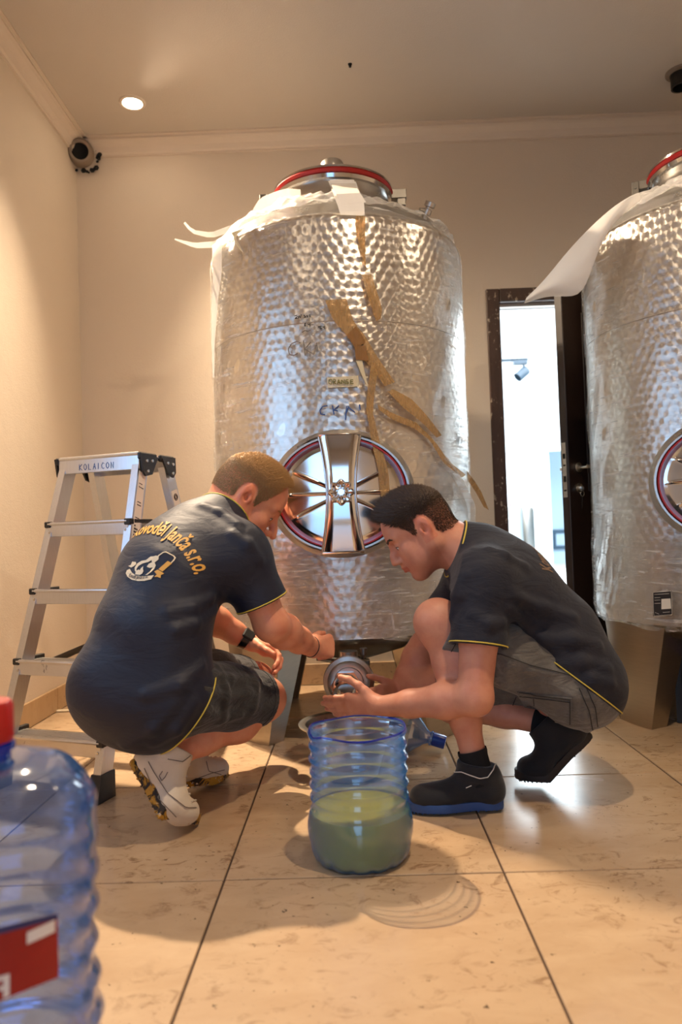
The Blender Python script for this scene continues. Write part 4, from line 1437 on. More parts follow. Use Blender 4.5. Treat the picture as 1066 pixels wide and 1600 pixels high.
# stickers on the right-hand rails
for fn, q0_, q1_ in ((frontp, .66, .95), (rearp, .74, .90)):
    a, b = fn(1, q0_), fn(1, q1_)
    tdv = nrm(b - a); nx = np.cross(tdv, LDd); nx = nx if nx @ LWd > 0 else -nx
    dv = np.cross(nx, tdv); dv = dv if dv @ LDd > 0 else -dv
    w = .019
    st = MB().add([a + nx * .0142 - dv * w, a + nx * .0142 + dv * w, b + nx * .0142 + dv * w, b + nx * .0142 - dv * w, a + nx * .0136 - dv * w, a + nx * .0136 + dv * w, b + nx * .0136 + dv * w, b + nx * .0136 - dv * w],
                  [(0, 1, 2, 3), (7, 6, 5, 4), (0, 4, 5, 1), (1, 5, 6, 2), (2, 6, 7, 3), (3, 7, 4, 0)]).build('sticker', M['sticker'], lad, smooth=False)
    mk = MB()
    o = lambda u, e: a + tdv * u + dv * e + nx * .0148
    L_ = np.linalg.norm(b - a)
    if fn is frontp:
        for u, e0, e1 in ((.03, -.010, .012), (.038, -.012, .010), (.047, -.01, .006), (.075, -.012, .012), (.14, -.012, .013), (.147, -.012, .008), (.19, -.01, .01), (.2, -.01, .008), (.25, -.012, .012), (.262, -.012, .004)):
            mk.tube([o(u, e0), o(u, e1)], .0014, 4)
        for u in (.09, .10, .11, .12):
            for e in (-.009, -.003, .004):
                mk.box((-.0028, -.0028, -.0003), (.0028, .0028, .0003), 0, Matrix(((tdv[0], dv[0], nx[0], o(u, e)[0]), (tdv[1], dv[1], nx[1], o(u, e)[1]), (tdv[2], dv[2], nx[2], o(u, e)[2]), (0, 0, 0, 1)))) if (u * 1000 + e * 900) % 3 > .6 else None
    else:
        cc = L_ - .025
        mk.tube([o(cc + .011 * math.cos(t_), .011 * math.sin(t_)) for t_ in np.linspace(0, 6.28, 17)[:-1]], .0016, 4, closed=True)
        mk.tube([o(cc + .006 * math.cos(t_), .006 * math.sin(t_)) for t_ in np.linspace(0, 6.28, 11)[:-1]], .0016, 4, closed=True)
        for u, e0, e1 in ((cc - .03, -.002, .006), (cc - .036, -.006, .006), (cc - .045, -.008, -.002), (cc - .058, -.004, .008), (cc - .062, -.004, .006), (cc - .068, -.002, .008)):
            mk.tube([o(u, e0), o(u, e1)], .0016, 4)
        mk.box((-.008, -.014, -.0003), (.008, .014, .0003), 0, Matrix(((tdv[0], dv[0], nx[0], o(.012, 0)[0]), (tdv[1], dv[1], nx[1], o(.012, 0)[1]), (tdv[2], dv[2], nx[2], o(.012, 0)[2]), (0, 0, 0, 1))))
    mk.build('print', M['ink'], lad, smooth=False)['kind'] = 'stuff'
# folding spreader braces
for s_ in (-1, 1):
    q = .33
    a, b = frontp(s_, q) - LWd * s_ * .018, rearp(s_, q) - LWd * s_ * .018
    m = (a + b) / 2 + np.array([0, 0, .035])
    sb = MB()
    for p0_, p1_ in ((a, m), (m, b)):
        bar(sb, p0_, p1_, .022, .004, (0, 0, 1))
    sb.lathe([(0, -.006), (.008, -.006), (.008, .006), (0, .006)], 10, m, LWd)
    sb.build('spreader_brace', M['darksteel'], lad, smooth=False)

# ------------------------------------------------------------------ cut-open jug with juice, between the men
JC = atz(565, 1337, 0.0)
JC = np.array([JC[0], JC[1], 0.0])
jug = empty('cut_jug', JC)
tag(jug, 'cut-open blue ribbed plastic jug half full of cloudy yellow juice on the floor', 'jug')
JR, JH = .113, .288


def jug_r(z, a=0.0):
    if z < .035:
        q = z / .035
        r = JR * (.80 + .20 * math.sqrt(max(0, 1 - (1 - q) ** 2)))
        r -= .006 * (1 - q) * (math.cos(7 * a) ** 8)
    elif z < .11:
        r = JR + .003 * math.sin((z - .035) / .075 * math.pi) + (.0035 * math.cos(4 * a) * math.sin((z - .035) / .075 * math.pi) if z > .04 else 0)
    else:
        r = JR * .965 - .0065 * abs(math.sin((z - .11) / .0285 * math.pi)) ** .6 + .005
    return r


def grid_surf(fn, zs, na, flip=False):
    v, f = [], []
    for z in zs:
        for i in range(na):
            a = 2 * math.pi * i / na
            r, zz = fn(z, a)
            v.append((JC[0] + r * math.cos(a), JC[1] + r * math.sin(a), zz))
    for j in range(len(zs) - 1):
        for i in range(na):
            f.append((j * na + i, j * na + (i + 1) % na, (j + 1) * na + (i + 1) % na, (j + 1) * na + i))
    return v, f


zs = [0.001, .003, .008, .014, .022, .03] + list(np.linspace(.035, JH, 76))
rim_z = lambda a: .002 * math.sin(a * 2 + 1) + .0012 * math.sin(5 * a) - .008 * math.exp(-((a - 3.6) / .25) ** 2)
v, f = grid_surf(lambda z, a: (jug_r(z, a), z + (rim_z(a) if z > JH - .03 else 0) * max(0, (z - JH + .03) / .03)), zs, 96)
base = [(JC[0] + .06 * math.cos(2 * math.pi * i / 96), JC[1] + .06 * math.sin(2 * math.pi * i / 96), .012) for i in range(96)]
b0 = len(v); v += base + [(JC[0], JC[1], .014)]
for i in range(96):
    f.append((b0 + i, b0 + (i + 1) % 96, (i + 1) % 96, i)); f.append((b0 + 96, b0 + (i + 1) % 96, b0 + i))
MB().add(v, f).build('jug_wall', M['pet'], jug, sharp=180)
rimp = [(JC[0] + jug_r(JH, a) * math.cos(a), JC[1] + jug_r(JH, a) * math.sin(a), JH + rim_z(a)) for a in np.linspace(0, 2 * math.pi, 97)[:-1]]
MB().tube(rimp, .0022, 6, closed=True).build('cut_rim', M['pet_rim'], jug)
LV = .108
zs2 = [.004, .009, .015, .023, .031] + list(np.linspace(.036, LV, 20))
v, f = grid_surf(lambda z, a: (jug_r(z, a) - .0025, z), zs2, 64)
b0 = len(v); v += [(JC[0], JC[1], LV), (JC[0], JC[1], .004)]
n_ = len(zs2)
for i in range(64):
    f.append((b0, (n_ - 1) * 64 + i, (n_ - 1) * 64 + (i + 1) % 64)); f.append((b0 + 1, (i + 1) % 64, i))
jc = MB().add(v, f).build('juice', M['juice'], jug, sharp=60)
# the ring on the floor beside it is the jug's cast shadow; the cut-off top lies by the far man's foot
cn = at(684, 1142, 2.42)
ct = np.array([cn[0], 2.42, .036])
ctop = empty('cut_bottle_top', (ct[0], ct[1], 0))
tag(ctop, 'cut-off blue bottle top with its dark neck lying on the floor behind the shin', 'bottle top')
MB().lathe([(.017, .0), (.017, .03), (.024, .033), (.024, .038), (.018, .042), (.026, .055), (.055, .085), (.09, .115)], 32, ct + np.array([.012, 0, .0]), (-.86, .2, .25)).build('shoulder', M['pet'], ctop)
MB().lathe([(0, -.012), (.020, -.012), (.022, -.008), (.022, .030), (.0, .030)], 24, ct + np.array([.012, 0, .0]), (-.86, .2, .25)).build('cap', simple('blue_cap', (18, 60, 160), .3), ctop)

# steel bowl under the valve
bc = np.array([-.03, 2.215, 0])
bw = empty('steel_bowl', bc)
tag(bw, 'wide conical stainless bowl on the floor under the valve behind the jug', 'bowl')
MB().lathe([(0, .004), (.075, .002), (.085, .008), (.132, .154), (.150, .158), (.151, .162), (.146, .163), (.130, .160), (.082, .012), (0, .008)], 56, bc).build('bowl_wall', M['steel'], bw)

# ------------------------------------------------------------------ foreground bottle
FB = at(-16, 1400, .86)
FB = np.array([FB[0], FB[1], 0])
fb = empty('water_bottle', FB)
tag(fb, 'large blue water bottle with red cap and red label in the near left corner', 'bottle')
FR, FT = .122, .0
ztop = at(5, 1094, .86)[2]
zn = at(5, 1168, .86)[2]
zsft = at(140, 1275, .86)[2]
ang = np.linspace(0, 2 * math.pi, 97)[:-1]
v, f = [], []
prof = []
for z in np.linspace(.002, zsft, 90):
    prof.append((z, 1.0))
SH = zn - .012 - zsft
for q in np.linspace(0, 1, 26)[1:]:
    prof.append((zsft + SH * (math.sin(q * math.pi / 2) ** .95 if q < 1 else 1), None, q))
for pr in prof:
    z = pr[0]
    for a in ang:
        if len(pr) == 2:
            tw = (z * 55 + 2.2 * math.sin(a * 2 + z * 4))
            low = min(1, (zsft - z) / .10)
            waist = 1 - .035 * math.exp(-((z - (zsft - .16)) / .05) ** 2)
            r = FR * waist + low * .0032 * math.sin(z * 150 + 2.5 * a + 1.2 * math.sin(2 * a)) + .0012 * math.sin(3 * a + 11 * z)
            if z < .03: r -= .02 * (1 - z / .03) ** 2
        else:
            q = pr[2]
            r = .026 + (FR - .026) * math.cos(q * math.pi / 2) ** .8
            r += .003 * math.sin(5 * a + 6 * q) * (1 - q) * q * 3
        v.append((FB[0] + r * math.cos(a), FB[1] + r * math.sin(a), z))
m_ = len(ang)
for j in range(len(prof) - 1):
    for i in range(m_):
        f.append((j * m_ + i, j * m_ + (i + 1) % m_, (j + 1) * m_ + (i + 1) % m_, (j + 1) * m_ + i))
f.append(tuple(range(m_))[::-1])
MB().add(v, f).build('bottle_body', M['pet_big'], fb, sharp=180)
MB().lathe([(.026, zn - .014), (.026, zn - .004), (.031, zn - .002), (.031, zn + .004), (.026, zn + .006), (.026, ztop - .01)], 40, FB).build('neck', M['pet_neck'], fb)
cpv = MB()
v, f = [], []
for (r, z) in ((.0245, zn + .008), (.0285, zn + .008), (.029, zn + .012), (.0285, ztop - .006), (.026, ztop - .001), (.0, ztop)):
    for i in range(80):
        a = 2 * math.pi * i / 80
        rr = r + (.0006 * (i % 2) if .028 < r else 0)
        v.append((FB[0] + rr * math.cos(a), FB[1] + rr * math.sin(a), z))
for j in range(5):
    for i in range(80):
        f.append((j * 80 + i, j * 80 + (i + 1) % 80, (j + 1) * 80 + (i + 1) % 80, (j + 1) * 80 + i))
cpv.add(v, f).build('cap', M['redcap'], fb)


def on_bottle(px, py, r):
    d = ray(px, py); ox, oy = CAM[0] - FB[0], CAM[1] - FB[1]
    a = d[0] ** 2 + d[1] ** 2; b = 2 * (ox * d[0] + oy * d[1]); c = ox * ox + oy * oy - r * r
    k = (-b - math.sqrt(max(0, b * b - 4 * a * c))) / (2 * a)
    return CAM + d * k


def bpatch(name, quad, mat, r, nu=12, nv=6, th=.0006):
    """patch on the bottle between four pixel corners (tl, tr, br, bl)"""
    tl_, tr2, br_, bl_ = [np.array(q, float) for q in quad]
    v, f = [], []
    for o_ in (0, th):
        for j in range(nv + 1):
            for i in range(nu + 1):
                s, t_ = i / nu, j / nv
                p = (tl_ * (1 - s) + tr2 * s) * (1 - t_) + (bl_ * (1 - s) + br_ * s) * t_
                v.append(on_bottle(p[0], p[1], r - o_))
    m = (nu + 1) * (nv + 1)
    for j in range(nv):
        for i in range(nu):
            q = (j * (nu + 1) + i, j * (nu + 1) + i + 1, (j + 1) * (nu + 1) + i + 1, (j + 1) * (nu + 1) + i)
            f += [q, tuple(m + x for x in q[::-1])]
    for i in range(nu):
        f += [(i, i + 1, m + i + 1, m + i), (m - 1 - i, m - 2 - i, 2 * m - 2 - i, 2 * m - 1 - i)]
    return MB().add(v, f).build(name, mat, fb)


RL = FR + .006
lb = bpatch('label', ((-70, 1478), (90, 1430), (92, 1527), (-70, 1592)), M['redlabel'], RL)
for nm, quad, mt, rr in (('label_band', ((-70, 1466), (90, 1427), (90, 1436), (-70, 1478)), 'labelblue', RL + .0006), ('label_patch', ((42, 1457), (86, 1437), (86, 1456), (42, 1476)), 'labelwhite', RL + .0008),
                         ('label_letter', ((-22, 1530), (-8, 1528), (-8, 1566), (-22, 1570)), 'labelwhite', RL + .0008), ('label_letter', ((-8, 1528), (0, 1526), (0, 1535), (-8, 1537)), 'labelwhite', RL + .0008),
                         ('label_letter', ((5, 1524), (15, 1521), (15, 1556), (5, 1560)), 'labelwhite', RL + .0008), ('label_letter', ((-2, 1542), (6, 1540), (6, 1547), (-2, 1549)), 'labelwhite', RL + .0008), ('label_letter', ((-3, 1526), (6, 1524), (6, 1531), (-3, 1533)), 'labelwhite', RL + .0008)):
    o = bpatch(nm, quad, M[mt], rr, 6, 3)
    o.parent = lb; o.matrix_parent_inverse = wmat(lb).inverted()

# crate under the right tank
cr = np.array([1.40, 2.72, 0])
crt = empty('plastic_crate', cr, math.radians(-27))
tag(crt, 'dark plastic crate with a blue rim standing between the legs of the right tank', 'crate')
LOCAL[0] = True
cb = MB()
cb.box((-.2, -.14, .003), (.2, .14, .012))
cb.box((-.2, -.14, .012), (.2, -.13, .24)).box((-.2, .13, .012), (.2, .14, .24)).box((-.2, -.13, .012), (-.19, .13, .24)).box((.19, -.13, .012), (.2, .13, .24))
for x in (-.17, -.06, .05, .16):
    cb.box((x - .008, -.148, .012), (x + .008, -.14, .24), .002)
cb.build('crate_body', M['darkcrate'], crt, smooth=False)
rmb = MB()
rmb.box((-.212, -.152, .24), (.212, -.128, .258), .003).box((-.212, .128, .24), (.212, .152, .258), .003).box((-.212, -.128, .24), (-.188, .128, .258), .003).box((.188, -.128, .24), (.212, .128, .258), .003)
rmb.build('rim', M['bluecrate'], crt, smooth=False)
LOCAL[0] = False
# scrap of wood by the left skirting
sw = atz(97, 1112, 0.0)
tag(MB().box((sw[0] - .04, sw[1] - .012, .0006), (sw[0] + .05, sw[1] + .010, .008), .002).build('wood_scrap', simple('pale_wood_scrap', (222, 206, 176), .8)), 'pale wood scrap on the floor by the left skirting', 'scrap')
# ------------------------------------------------------------------ organic shapes: blended distance fields meshed by surface nets
class Field:
    def __init__(s, lo, hi, h):
        s.lo, s.h = np.asarray(lo, float), h
        n = np.ceil((np.asarray(hi) - s.lo) / h).astype(int) + 1
        s.ax = [s.lo[i] + h * np.arange(n[i]) for i in range(3)]
        s.f = np.full(tuple(n), 1.0, np.float32)

    def like(s):
        o = Field.__new__(Field)
        o.lo, o.h, o.ax = s.lo, s.h, s.ax
        o.f = np.full(s.f.shape, 1.0, np.float32)
        return o

    def sub(s, lo, hi):
        sl = []
        for i in range(3):
            a = int(np.clip(np.floor((lo[i] - s.lo[i]) / s.h), 0, len(s.ax[i])))
            b = int(np.clip(np.ceil((hi[i] - s.lo[i]) / s.h) + 1, 0, len(s.ax[i])))
            sl.append(slice(a, b))
        X = s.ax[0][sl[0]][:, None, None].astype(np.float32)
        Y = s.ax[1][sl[1]][None, :, None].astype(np.float32)
        Z = s.ax[2][sl[2]][None, None, :].astype(np.float32)
        return tuple(sl), X, Y, Z

    def put(s, sl, d, k, op):
        a = s.f[sl]
        if a.size == 0: return
        if op == 'add':
            hh = np.maximum(k - np.abs(a - d), 0) / k
            s.f[sl] = np.minimum(a, d) - hh * hh * k * .25
        elif op == 'sub':
            d = -d
            hh = np.maximum(k - np.abs(a - d), 0) / k
            s.f[sl] = np.maximum(a, d) + hh * hh * k * .25

    def cap(s, a, b, ra, rb=None, k=.02, flat=None, op='add'):
        a, b = np.asarray(a, float), np.asarray(b, float)
        rb = ra if rb is None else rb
        sc = flat[1] if flat else 1.0
        m = max(ra, rb) * max(1, sc) + k + .015
        sl, X, Y, Z = s.sub(np.minimum(a, b) - m, np.maximum(a, b) + m)
        if s.f[sl].size == 0: return s
        px, py, pz = X - a[0], Y - a[1], Z - a[2]
        d = b - a
        if flat:
            w = nrm(flat[0]); q = 1 - 1 / sc
            dt = (px * w[0] + py * w[1] + pz * w[2]) * q
            px, py, pz = px - dt * w[0], py - dt * w[1], pz - dt * w[2]
            d = d - (d @ w) * q * w
        L2 = max(1e-9, d @ d)
        t = np.clip((px * d[0] + py * d[1] + pz * d[2]) / L2, 0, 1)
        dist = np.sqrt((px - t * d[0]) ** 2 + (py - t * d[1]) ** 2 + (pz - t * d[2]) ** 2) - (ra + (rb - ra) * t)
        s.put(sl, dist.astype(np.float32), k, op)
        return s

    def path(s, pts, rs, k=.02, flat=None):
        for i in range(len(pts) - 1):
            s.cap(pts[i], pts[i + 1], rs[i], rs[i + 1], k, flat)
        return s

    def ell(s, c, rad, R=None, k=.02, op='add'):
        c = np.asarray(c, float); rad = np.asarray(rad, float)
        R = np.eye(3) if R is None else np.asarray(R, float)
        m = rad.max() + k + .015
        sl, X, Y, Z = s.sub(c - m, c + m)
        if s.f[sl].size == 0: return s
        px, py, pz = X - c[0], Y - c[1], Z - c[2]
        k0 = k1 = 0
        for i in range(3):
            u = px * R[0, i] + py * R[1, i] + pz * R[2, i]
            k0 = k0 + (u / rad[i]) ** 2
            k1 = k1 + (u / rad[i] ** 2) ** 2
        k0 = np.sqrt(k0); k1 = np.sqrt(np.maximum(k1, 1e-12))
        s.put(sl, (k0 * (k0 - 1) / k1).astype(np.float32), k, op)
        return s

    def plane(s, p, n, k=.004):
        """keep the side the normal points away from"""
        p, n = np.asarray(p, float), nrm(n)
        d = ((s.ax[0] - p[0]) * n[0])[:, None, None] + ((s.ax[1] - p[1]) * n[1])[None, :, None] + ((s.ax[2] - p[2]) * n[2])[None, None, :]
        s.f = np.maximum(s.f, d.astype(np.float32))
        return s

    def union(s, o, k=.02):
        hh = np.maximum(k - np.abs(s.f - o.f), 0) / k
        s.f = np.minimum(s.f, o.f) - hh * hh * k * .25
        return s

    def minus(s, o, k=.006):
        d = -o.f
        hh = np.maximum(k - np.abs(s.f - d), 0) / k
        s.f = np.maximum(s.f, d) + hh * hh * k * .25
        return s

    def noise_fold(s, fn, lo, hi):
        sl, X, Y, Z = s.sub(lo, hi)
        s.f[sl] = s.f[sl] + fn(X, Y, Z).astype(np.float32)
        return s

    def hit(s, px, py):
        """first point of the shape along the line of sight through a pixel, and the outward normal"""
        d = nrm(ray(px, py))
        T = np.arange(1.2, 3.2, s.h * .5)
        P = CAM + T[:, None] * d
        I = np.round((P - s.lo) / s.h).astype(int)
        ok = ((I >= 1) & (I < np.array(s.f.shape) - 1)).all(1)
        I, P = I[ok], P[ok]
        v = s.f[tuple(I.T)]
        k = np.argmax(v < 0)
        if len(v) == 0 or v[k] >= 0: return None
        i = I[k]
        g = np.array([s.f[tuple(i + e)] - s.f[tuple(i - e)] for e in np.eye(3, dtype=int)])
        return P[k], nrm(g + 1e-9)

    def fold(s, pix, r=.009, k=.03, sink=.45):
        """a crease in the cloth: a soft ridge lying in the surface along a few pixels"""
        Q = [s.hit(*p) for p in pix]
        Q = [q for q in Q if q is not None]
        n = len(Q)
        if n < 2: return s
        C = [q[0] - q[1] * r * sink for q in Q]
        R = [r * (.45 + .55 * math.sin(math.pi * (i + .6) / (n + .2))) for i in range(n)]
        for i in range(n - 1): s.cap(C[i], C[i + 1], R[i], R[i + 1], k)
        return s

    def groove(s, pix, r=.008, k=.03):
        Q = [q for q in (s.hit(*p) for p in pix) if q is not None]
        for a, b in zip(Q, Q[1:]): s.cap(a[0] + a[1] * r * .5, b[0] + b[1] * r * .5, r, r * .7, k, None, 'sub')
        return s

    def mesh(s, smooth=2):
        f = s.f
        ins = f < 0
        c = np.zeros(tuple(np.array(f.shape) - 1), np.uint8)
        for i in (0, 1):
            for j in (0, 1):
                for k in (0, 1):
                    c += ins[i:f.shape[0] - 1 + i, j:f.shape[1] - 1 + j, k:f.shape[2] - 1 + k]
        act = np.argwhere((c > 0) & (c < 8))
        idx = np.full(c.shape, -1, np.int32)
        idx[tuple(act.T)] = np.arange(len(act))
        val = {}
        for i in (0, 1):
            for j in (0, 1):
                for k in (0, 1):
                    val[i, j, k] = f[act[:, 0] + i, act[:, 1] + j, act[:, 2] + k].astype(float)
        P = np.zeros((len(act), 3)); N = np.zeros(len(act))
        for ax in range(3):
            o1, o2 = [q for q in range(3) if q != ax]
            for a in (0, 1):
                for b in (0, 1):
                    p0 = [0, 0, 0]; p0[o1] = a; p0[o2] = b
                    p1 = list(p0); p1[ax] = 1
                    v0, v1 = val[tuple(p0)], val[tuple(p1)]
                    m = (v0 < 0) != (v1 < 0)
                    t = np.where(m, v0 / np.where(m, v0 - v1, 1), 0)
                    q = np.zeros((len(act), 3)); q[:, o1] = a; q[:, o2] = b; q[:, ax] = t
                    P += q * m[:, None]; N += m
        V = (act + P / N[:, None]) * s.h + s.lo
        Fc = []
        for ax in range(3):
            o1, o2 = [(1, 2), (2, 0), (0, 1)][ax]
            sh = list(f.shape)
            sl0 = [slice(None)] * 3; sl1 = [slice(None)] * 3
            sl0[ax] = slice(0, -1); sl1[ax] = slice(1, None)
            for o_ in (o1, o2):
                sl0[o_] = slice(1, -1); sl1[o_] = slice(1, -1)
            a, b = ins[tuple(sl0)], ins[tuple(sl1)]
            e = np.argwhere(a != b)
            if not len(e): continue
            fl = a[tuple(e.T)]
            e = e + 0
            base = e.copy(); base[:, o1] += 1; base[:, o2] += 1
            q = []
            for d1, d2 in ((-1, -1), (0, -1), (0, 0), (-1, 0)):
                g = base.copy(); g[:, o1] += d1; g[:, o2] += d2
                q.append(idx[tuple(g.T)])
            q = np.stack(q, 1)
            q[~fl] = q[~fl][:, ::-1]
            Fc.append(q)
        Fc = np.concatenate(Fc)
        ed = np.concatenate([Fc[:, [0, 1]], Fc[:, [1, 2]], Fc[:, [2, 3]], Fc[:, [3, 0]]])
        for it in range(smooth):
            acc = np.zeros_like(V); cnt = np.zeros(len(V))
            for a, b in ((0, 1), (1, 0)):
                for q in range(3):
                    acc[:, q] += np.bincount(ed[:, a], V[ed[:, b], q], len(V))
                cnt += np.bincount(ed[:, a], minlength=len(V))
            lap = acc / np.maximum(cnt, 1)[:, None] - V
            V = V + lap * (.5 if it % 2 == 0 else .35)
        return V, Fc


def quick_mesh(name, V, Fc, mat, parent, attr=None):
    me = bpy.data.meshes.new(name)
    me.vertices.add(len(V)); me.vertices.foreach_set('co', np.asarray(V, np.float32).ravel())
    me.loops.add(Fc.size); me.loops.foreach_set('vertex_index', Fc.astype(np.int32).ravel())
    me.polygons.add(len(Fc))
    me.polygons.foreach_set('loop_start', np.arange(0, Fc.size, Fc.shape[1], dtype=np.int32))
    me.polygons.foreach_set('use_smooth', np.ones(len(Fc), bool))
    if attr is not None:
        a = me.attributes.new('tint', 'FLOAT_COLOR', 'POINT')
        a.data.foreach_set('color', np.concatenate([attr, np.ones((len(attr), 1))], 1).astype(np.float32).ravel())
    me.update(calc_edges=True)
    me.validate()
    return link(name, me, mat, parent)


def bvh(V, Fc):
    return BVHTree.FromPolygons([Vector(v) for v in V], [tuple(int(i) for i in q) for q in Fc])


def bvh_obj(o):
    me = o.data
    V = np.empty(len(me.vertices) * 3, np.float32); me.vertices.foreach_get('co', V)
    return BVHTree.FromPolygons([Vector(v) for v in V.reshape(-1, 3)], [tuple(p.vertices) for p in me.polygons])


def loop_on(tree, c, axis, n=64, r=.5, off=.001, a0=0, a1=2 * math.pi):
    axis = nrm(axis)
    e1 = nrm(np.cross(axis, (0, 0, 1) if abs(axis[2]) < .9 else (1, 0, 0))); e2 = np.cross(axis, e1)
    P = []
    for i in range(n):
        a = a0 + (a1 - a0) * i / n
        d = math.cos(a) * e1 + math.sin(a) * e2
        h = tree.ray_cast(Vector(np.asarray(c) + d * r), Vector(-d))
        if h[0] is not None and (np.array(h[0]) - c) @ d > -.01:
            P.append(np.array(h[0]) + d * off)
    return P


# ------------------------------------------------------------------ anatomy
class Head:
    def __init__(s, c, fwd, up, sc=1.0):
        s.c = np.asarray(c, float); s.x = nrm(fwd)
        s.y = nrm(np.cross(up, s.x)); s.z = np.cross(s.x, s.y)
        s.R = np.stack([s.x, s.y, s.z], 1); s.k = sc

    def w(s, x, y, z): return s.c + s.k * (s.R @ np.array([x, y, z]))

    def loc(s, P): return ((np.asarray(P) - s.c) @ s.R) / s.k

    def e(s, F, c, rad, k=.02, op='add', rot=None):
        R = s.R if rot is None else s.R @ rot
        F.ell(s.w(*c), np.array(rad) * s.k, R, k, op)

    def cp(s, F, a, b, ra, rb=None, k=.012, op='add', flat=None):
        F.cap(s.w(*a), s.w(*b), ra * s.k, (rb if rb is not None else ra) * s.k, k, (s.R @ np.array(flat[0]), flat[1]) if flat else None, op)


def rotz(a):
    c, s = math.cos(a), math.sin(a)
    return np.array([[c, -s, 0], [s, c, 0], [0, 0, 1.]])


def roty(a):
    c, s = math.cos(a), math.sin(a)
    return np.array([[c, 0, s], [0, 1, 0], [-s, 0, c]])


def head_sdf(F, H, nose=1.0, jaw=1.0):
    H.e(F, (-.014, 0, .036), (.098, .0765, .087), .02)
    H.e(F, (.030, 0, .030), (.060, .064, .070), .025)
    H.e(F, (-.050, 0, .000), (.055, .062, .065), .03)
    H.e(F, (.036, 0, -.040), (.052, .056, .068), .025)
    for s in (-1, 1):
        H.cp(F, (-.008, s * .054, -.045), (.060, s * .022, -.100), .019 * jaw, .016, .03)
        H.cp(F, (-.008, s * .058, -.010), (-.008, s * .054, -.048), .016, .018, .03)
        H.e(F, (.056, s * .040, -.026), (.022, .020, .018), .025)
        H.e(F, (.052, s * .034, -.062), (.026, .024, .028), .025)
        H.cp(F, (.080, s * .012, .021), (.070, s * .044, .024), .0095, .0085, .016)
    H.e(F, (.070, 0, -.104), (.018, .024, .015), .018)
    H.cp(F, (.055, 0, -.095), (.02, 0, -.085), .02, .03, .03)
    H.e(F, (.072, 0, -.068), (.022, .028, .026), .018)
    # eye sockets, lids
    for s in (-1, 1):
        H.e(F, (.094, s * .032, .001), (.018, .018, .013), .014, 'sub')
        H.e(F, (.0705, s * .032, -.001), (.0150, .0165, .0135), .006)
        H.cp(F, (.0835, s * .024, -.0025), (.079, s * .043, -.004), .0022, .002, .004, 'sub')
    # nose
    H.cp(F, (.086, 0, .014), (.106 * nose, 0, -.022), .0075, .0095, .012)
    H.cp(F, (.104, 0, -.020), (.113 * nose, 0, -.036), .009, .0105, .010)
    for s in (-1, 1):
        H.e(F, (.098, s * .0125, -.040), (.0125, .0085, .009), .008)
        H.e(F, (.102, s * .0065, -.049), (.006, .004, .004), .004, 'sub')
    H.cp(F, (.096, 0, -.048), (.096, 0, -.055), .004, .005, .008)
    # lips
    for s in (-1, 1):
        H.cp(F, (.0975, 0, -.0635), (.086, s * .023, -.068), .0052, .003, .006)
        H.cp(F, (.0960, 0, -.0755), (.086, s * .021, -.070), .0062, .003, .006)
        H.cp(F, (.1035, 0, -.0690), (.088, s * .026, -.0695), .0018, .0015, .004, 'sub')
    H.e(F, (.098, 0, -.087), (.010, .018, .006), .010, 'sub')
    # ears
    for s in (-1, 1):
        rt = rotz(s * -.42) @ roty(-.12)
        H.e(F, (-.014, s * .0795, .003), (.0185, .0075, .032), .006, rot=rt)
        H.e(F, (-.010, s * .0885, .004), (.0115, .0085, .021), .004, 'sub', rt)
        H.e(F, (-.006, s * .081, -.005), (.006, .009, .008), .003, 'sub')
        H.cp(F, (-.004, s * .078, .012), (-.013, s * .0845, .020), .0030, .0026, .005)
        H.cp(F, (-.013, s * .0845, .020), (-.020, s * .086, .004), .0028, .0024, .005)
        H.e(F, (-.010, s * .077, -.029), (.009, .006, .011), .006)
        H.e(F, (.001, s * .0765, -.004), (.005, .005, .008), .006)


